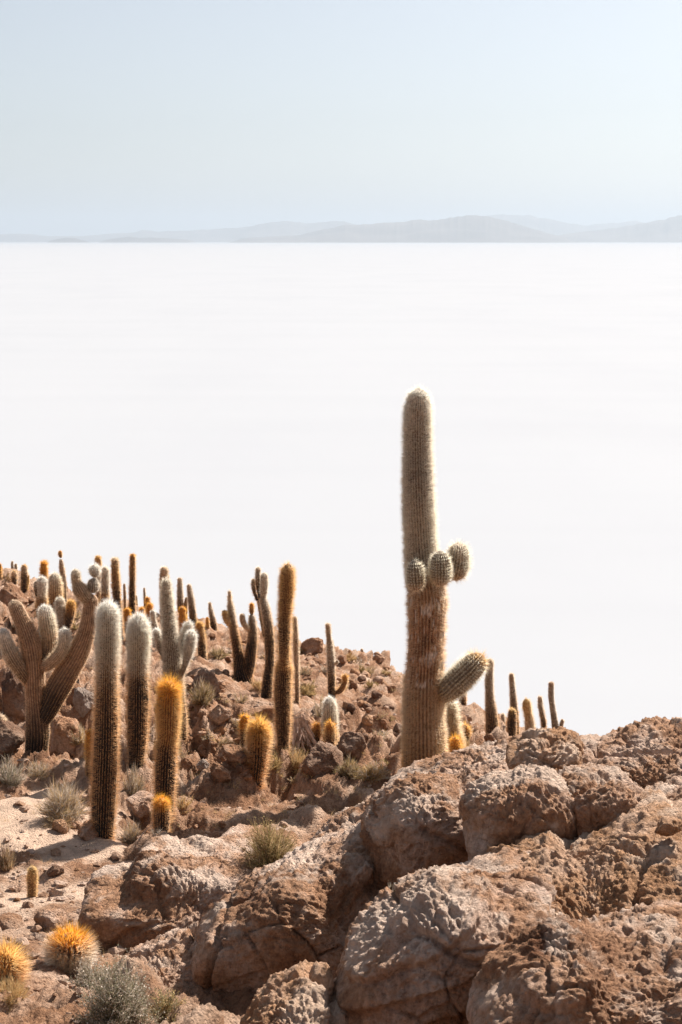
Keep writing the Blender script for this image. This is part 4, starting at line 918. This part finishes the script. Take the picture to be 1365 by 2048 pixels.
for k, (x, y, w_, h_, cols, lab, n) in enumerate(B):
    bush(x, y, w_, h_, cols, lab, n=n, seed=k * 3 + 1, Y=(19.6 if k == 26 else None), stiff=0.5)
bush(540, 1740, 150, 120, ['olive', 'straw', 'olive', 'brown'], 'tall yellowish green shrub behind the biggest dark boulder', n=3200, seed=91, Y=12.2, leaves=.8, name='leafy_shrub', cat='shrub', group='leafy shrubs near the boulders', wd=.5)
bush(230, 2060, 190, 150, ['sage', 'sage', 'grey', 'silver'], 'grey green shrub with bare twigs at the bottom left', n=2600, seed=92, Y=9.0, leaves=3.0, name='leafy_shrub', cat='shrub', group='leafy shrubs near the boulders', wd=.7, stiff=.6)
bush(185, 2000, 120, 90, ['sage', 'grey', 'silver'], 'small grey green shrub behind the larger one at the bottom left', n=1300, seed=93, Y=9.9, leaves=2.0, name='leafy_shrub', cat='shrub', group='leafy shrubs near the boulders', wd=.7, stiff=.6)
bush(330, 2050, 90, 80, ['olive', 'sage', 'straw'], 'sparse shrub on the shaded ground right of the bottom left shrub', n=900, seed=94, Y=9.2, leaves=1.6, name='leafy_shrub', cat='shrub', group='leafy shrubs near the boulders', wd=.7)
bush(785, 1815, 34, 50, ['silver', 'sage'], 'tiny pale weed in the dark cleft between the boulders', n=160, seed=95, Y=8.9, leaves=.6, name='small_weed', cat='plant', group=None, wd=.8)

rb = random.Random(9)
for (x0, y0, x1, y1, n_, where) in [(330, 1400, 480, 1540, 9, 'between the golden crowned and the big spiny golden cactus'), (600, 1330, 790, 1480, 12, 'on the slope left of the giant cactus'), (20, 1180, 160, 1290, 6, 'on the upper slope behind the candelabra'), (100, 1400, 190, 1500, 4, 'right of the candelabra cactus'), (560, 1500, 780, 1570, 7, 'in front of the white topped cactus'), (80, 1580, 180, 1700, 5, 'left of the nearest tall cactus'), (420, 1270, 640, 1340, 5, 'just below the middle skyline'), (200, 1960, 420, 2030, 5, 'on the gritty ground at the bottom left')]:
    for _ in range(n_):
        w_ = rb.uniform(22, 52)
        bush(rb.uniform(x0, x1), rb.uniform(y0, y1), w_, w_ * rb.uniform(.45, .75), rb.choice([['straw', 'grey'], ['grey', 'silver', 'brown'], ['straw', 'olive'], ['silver', 'straw', 'brown']]), 'low dry tuft ' + where, n=420, seed=rb.randint(1000, 9999), stiff=rb.uniform(.4, .8), name='dry_tuft', cat='tuft', group='dry tufts ' + where)

def debris():
    """strips of grey fallen bark heaped against the amber cactus"""
    p = ground_at(600, 1495); s = mpp(600, 1495, p[1]); r = np.random.RandomState(4)
    root = bpy.data.objects.new('bark_heap', None); COL.objects.link(root); root.location = p
    tag(root, 'heap of grey woody bark strips leaning on the foot of the tall amber cactus', 'dead wood')
    core = stone_mesh(777, 40, 60, 'heap_core'); core.materials.append(M_boulder)
    c = link('heap_core', core, None, root, (0.0, .25, .10)); c.scale = (38 * s, .3, 50 * s)
    for k in range(70):
        a = r.uniform(-1.2, 1.2); L = s * r.uniform(26, 62); w_ = s * r.uniform(1.6, 4.2)
        top = np.array([r.normal() * s * 8 - 4 * s, -.05 + r.normal() * .04, s * r.uniform(34, 68)])
        dr = np.array([math.sin(a) * .75 + .25, -.35 - .25 * r.rand(), -1.0]); dr /= np.linalg.norm(dr); end = top + dr * L
        X = np.cross(dr, [0, 1, 0]); X /= np.linalg.norm(X); Nn = np.cross(X, dr); rows = []
        for t in np.linspace(0, 1, 6):
            c_ = top + (end - top) * t + Nn * .03 * math.sin(3 * t) + r.normal(size=3) * s * .5; ww = w_ * (1 - .7 * t) + .002
            rows += [c_ - X * ww, c_ + Nn * ww * .5, c_ + X * ww, c_ - Nn * ww * .5]
        col = np.array([0.46, 0.34, 0.27]) * (0.6 + .6 * r.rand())
        me = mesh_np('bark_strip', np.array(rows), grid_faces(6, 4, True), 4, False, colors=np.tile(col, (24, 1)))
        link('bark_strip', me, M_bark, root)
debris()

def twigs():
    for k, (a, b) in enumerate([((268, 1694), (306, 1644)), ((288, 1618), (297, 1630)), ((250, 1640), (284, 1700)), ((400, 1420), (415, 1402)), ((430, 1405), (412, 1372))]):
        p = ground_at(*a); A = at(a[0], a[1], p[1]); Bb = at(b[0], b[1], p[1] + .1); s = mpp(*a, p[1]); d = Bb - A; L = np.linalg.norm(d); d /= L
        X = np.cross(d, [0, 1, 0]); X /= np.linalg.norm(X); Z = np.cross(X, d); rows = []
        r = np.random.RandomState(k)
        for t in np.linspace(0, 1, 8):
            c_ = d * L * t + Z * L * .12 * math.sin(4 * t + k) + r.normal(size=3) * s * .4; w_ = s * 1.6 * (1.1 - .8 * t)
            for q in range(5): rows.append(c_ + (X * math.cos(q * 1.2566) + Z * math.sin(q * 1.2566)) * w_)
        me = mesh_np('dead_twig', np.array(rows), grid_faces(8, 5, True), 4, colors=np.tile([0.55, 0.42, 0.33], (40, 1)))
        tag(link('dead_twig', me, M_bark, None, A), ['pale dead branch lying left of the little orange capped cactus', 'short dead twig above the red brown boulder', 'long bent twig beside the silvery bush', 'dead twig below the shadowed upright rock', 'curved stalk rising beside the shadowed upright rock'][k], 'twig', 'dead twigs on the ground')
twigs()

def tufts():
    """short dry grass nobody would count, thin between the stones"""
    r = np.random.RandomState(12); n = 2600
    u = r.uniform(-.27, .27, n); y = np.exp(r.uniform(math.log(11), math.log(42), n))
    g = fbm(np.stack([u * y * .45, y * .45, u * 0 + 3], 1), 3, 15); k = g > 0.05; u = u[k]; y = y[k]
    V = []; C = []
    for a, b in zip(u, y):
        x = a * b; z = ground_z(x, b); m = r.randint(8, 22); s = 0.03 + .07 * r.rand()
        D = r.normal(size=(m, 3)) * [.7, .7, .2] + [0, 0, 1.0]; D /= np.linalg.norm(D, axis=1)[:, None]
        P = np.array([x, b, z - .01]) + r.normal(size=(m, 3)) * [s * .4, s * .4, 0]; X = np.cross(D, r.normal(size=(m, 3))); X /= np.linalg.norm(X, axis=1)[:, None]
        w_ = b / F * .45
        V.append(np.stack([P - X * w_, P + X * w_, P + D * s * (0.6 + .9 * r.rand(m))[:, None]], 1)); C.append(np.array(BT['straw']) * (0.6 + .6 * r.rand(m))[:, None])
    V = np.concatenate(V); C = np.repeat(np.concatenate(C), 3, 0)
    tag(link('dry_grass', mesh_np('dry_grass', V.reshape(-1, 3), np.arange(len(V) * 3), 3, False, colors=C), M_twig), 'short dry grass blades scattered over the slope', kind='stuff')
tufts()
print('TRIS', sum(len(o.data.loops) - 2 * len(o.data.polygons) for o in bpy.data.objects if o.type == 'MESH'))
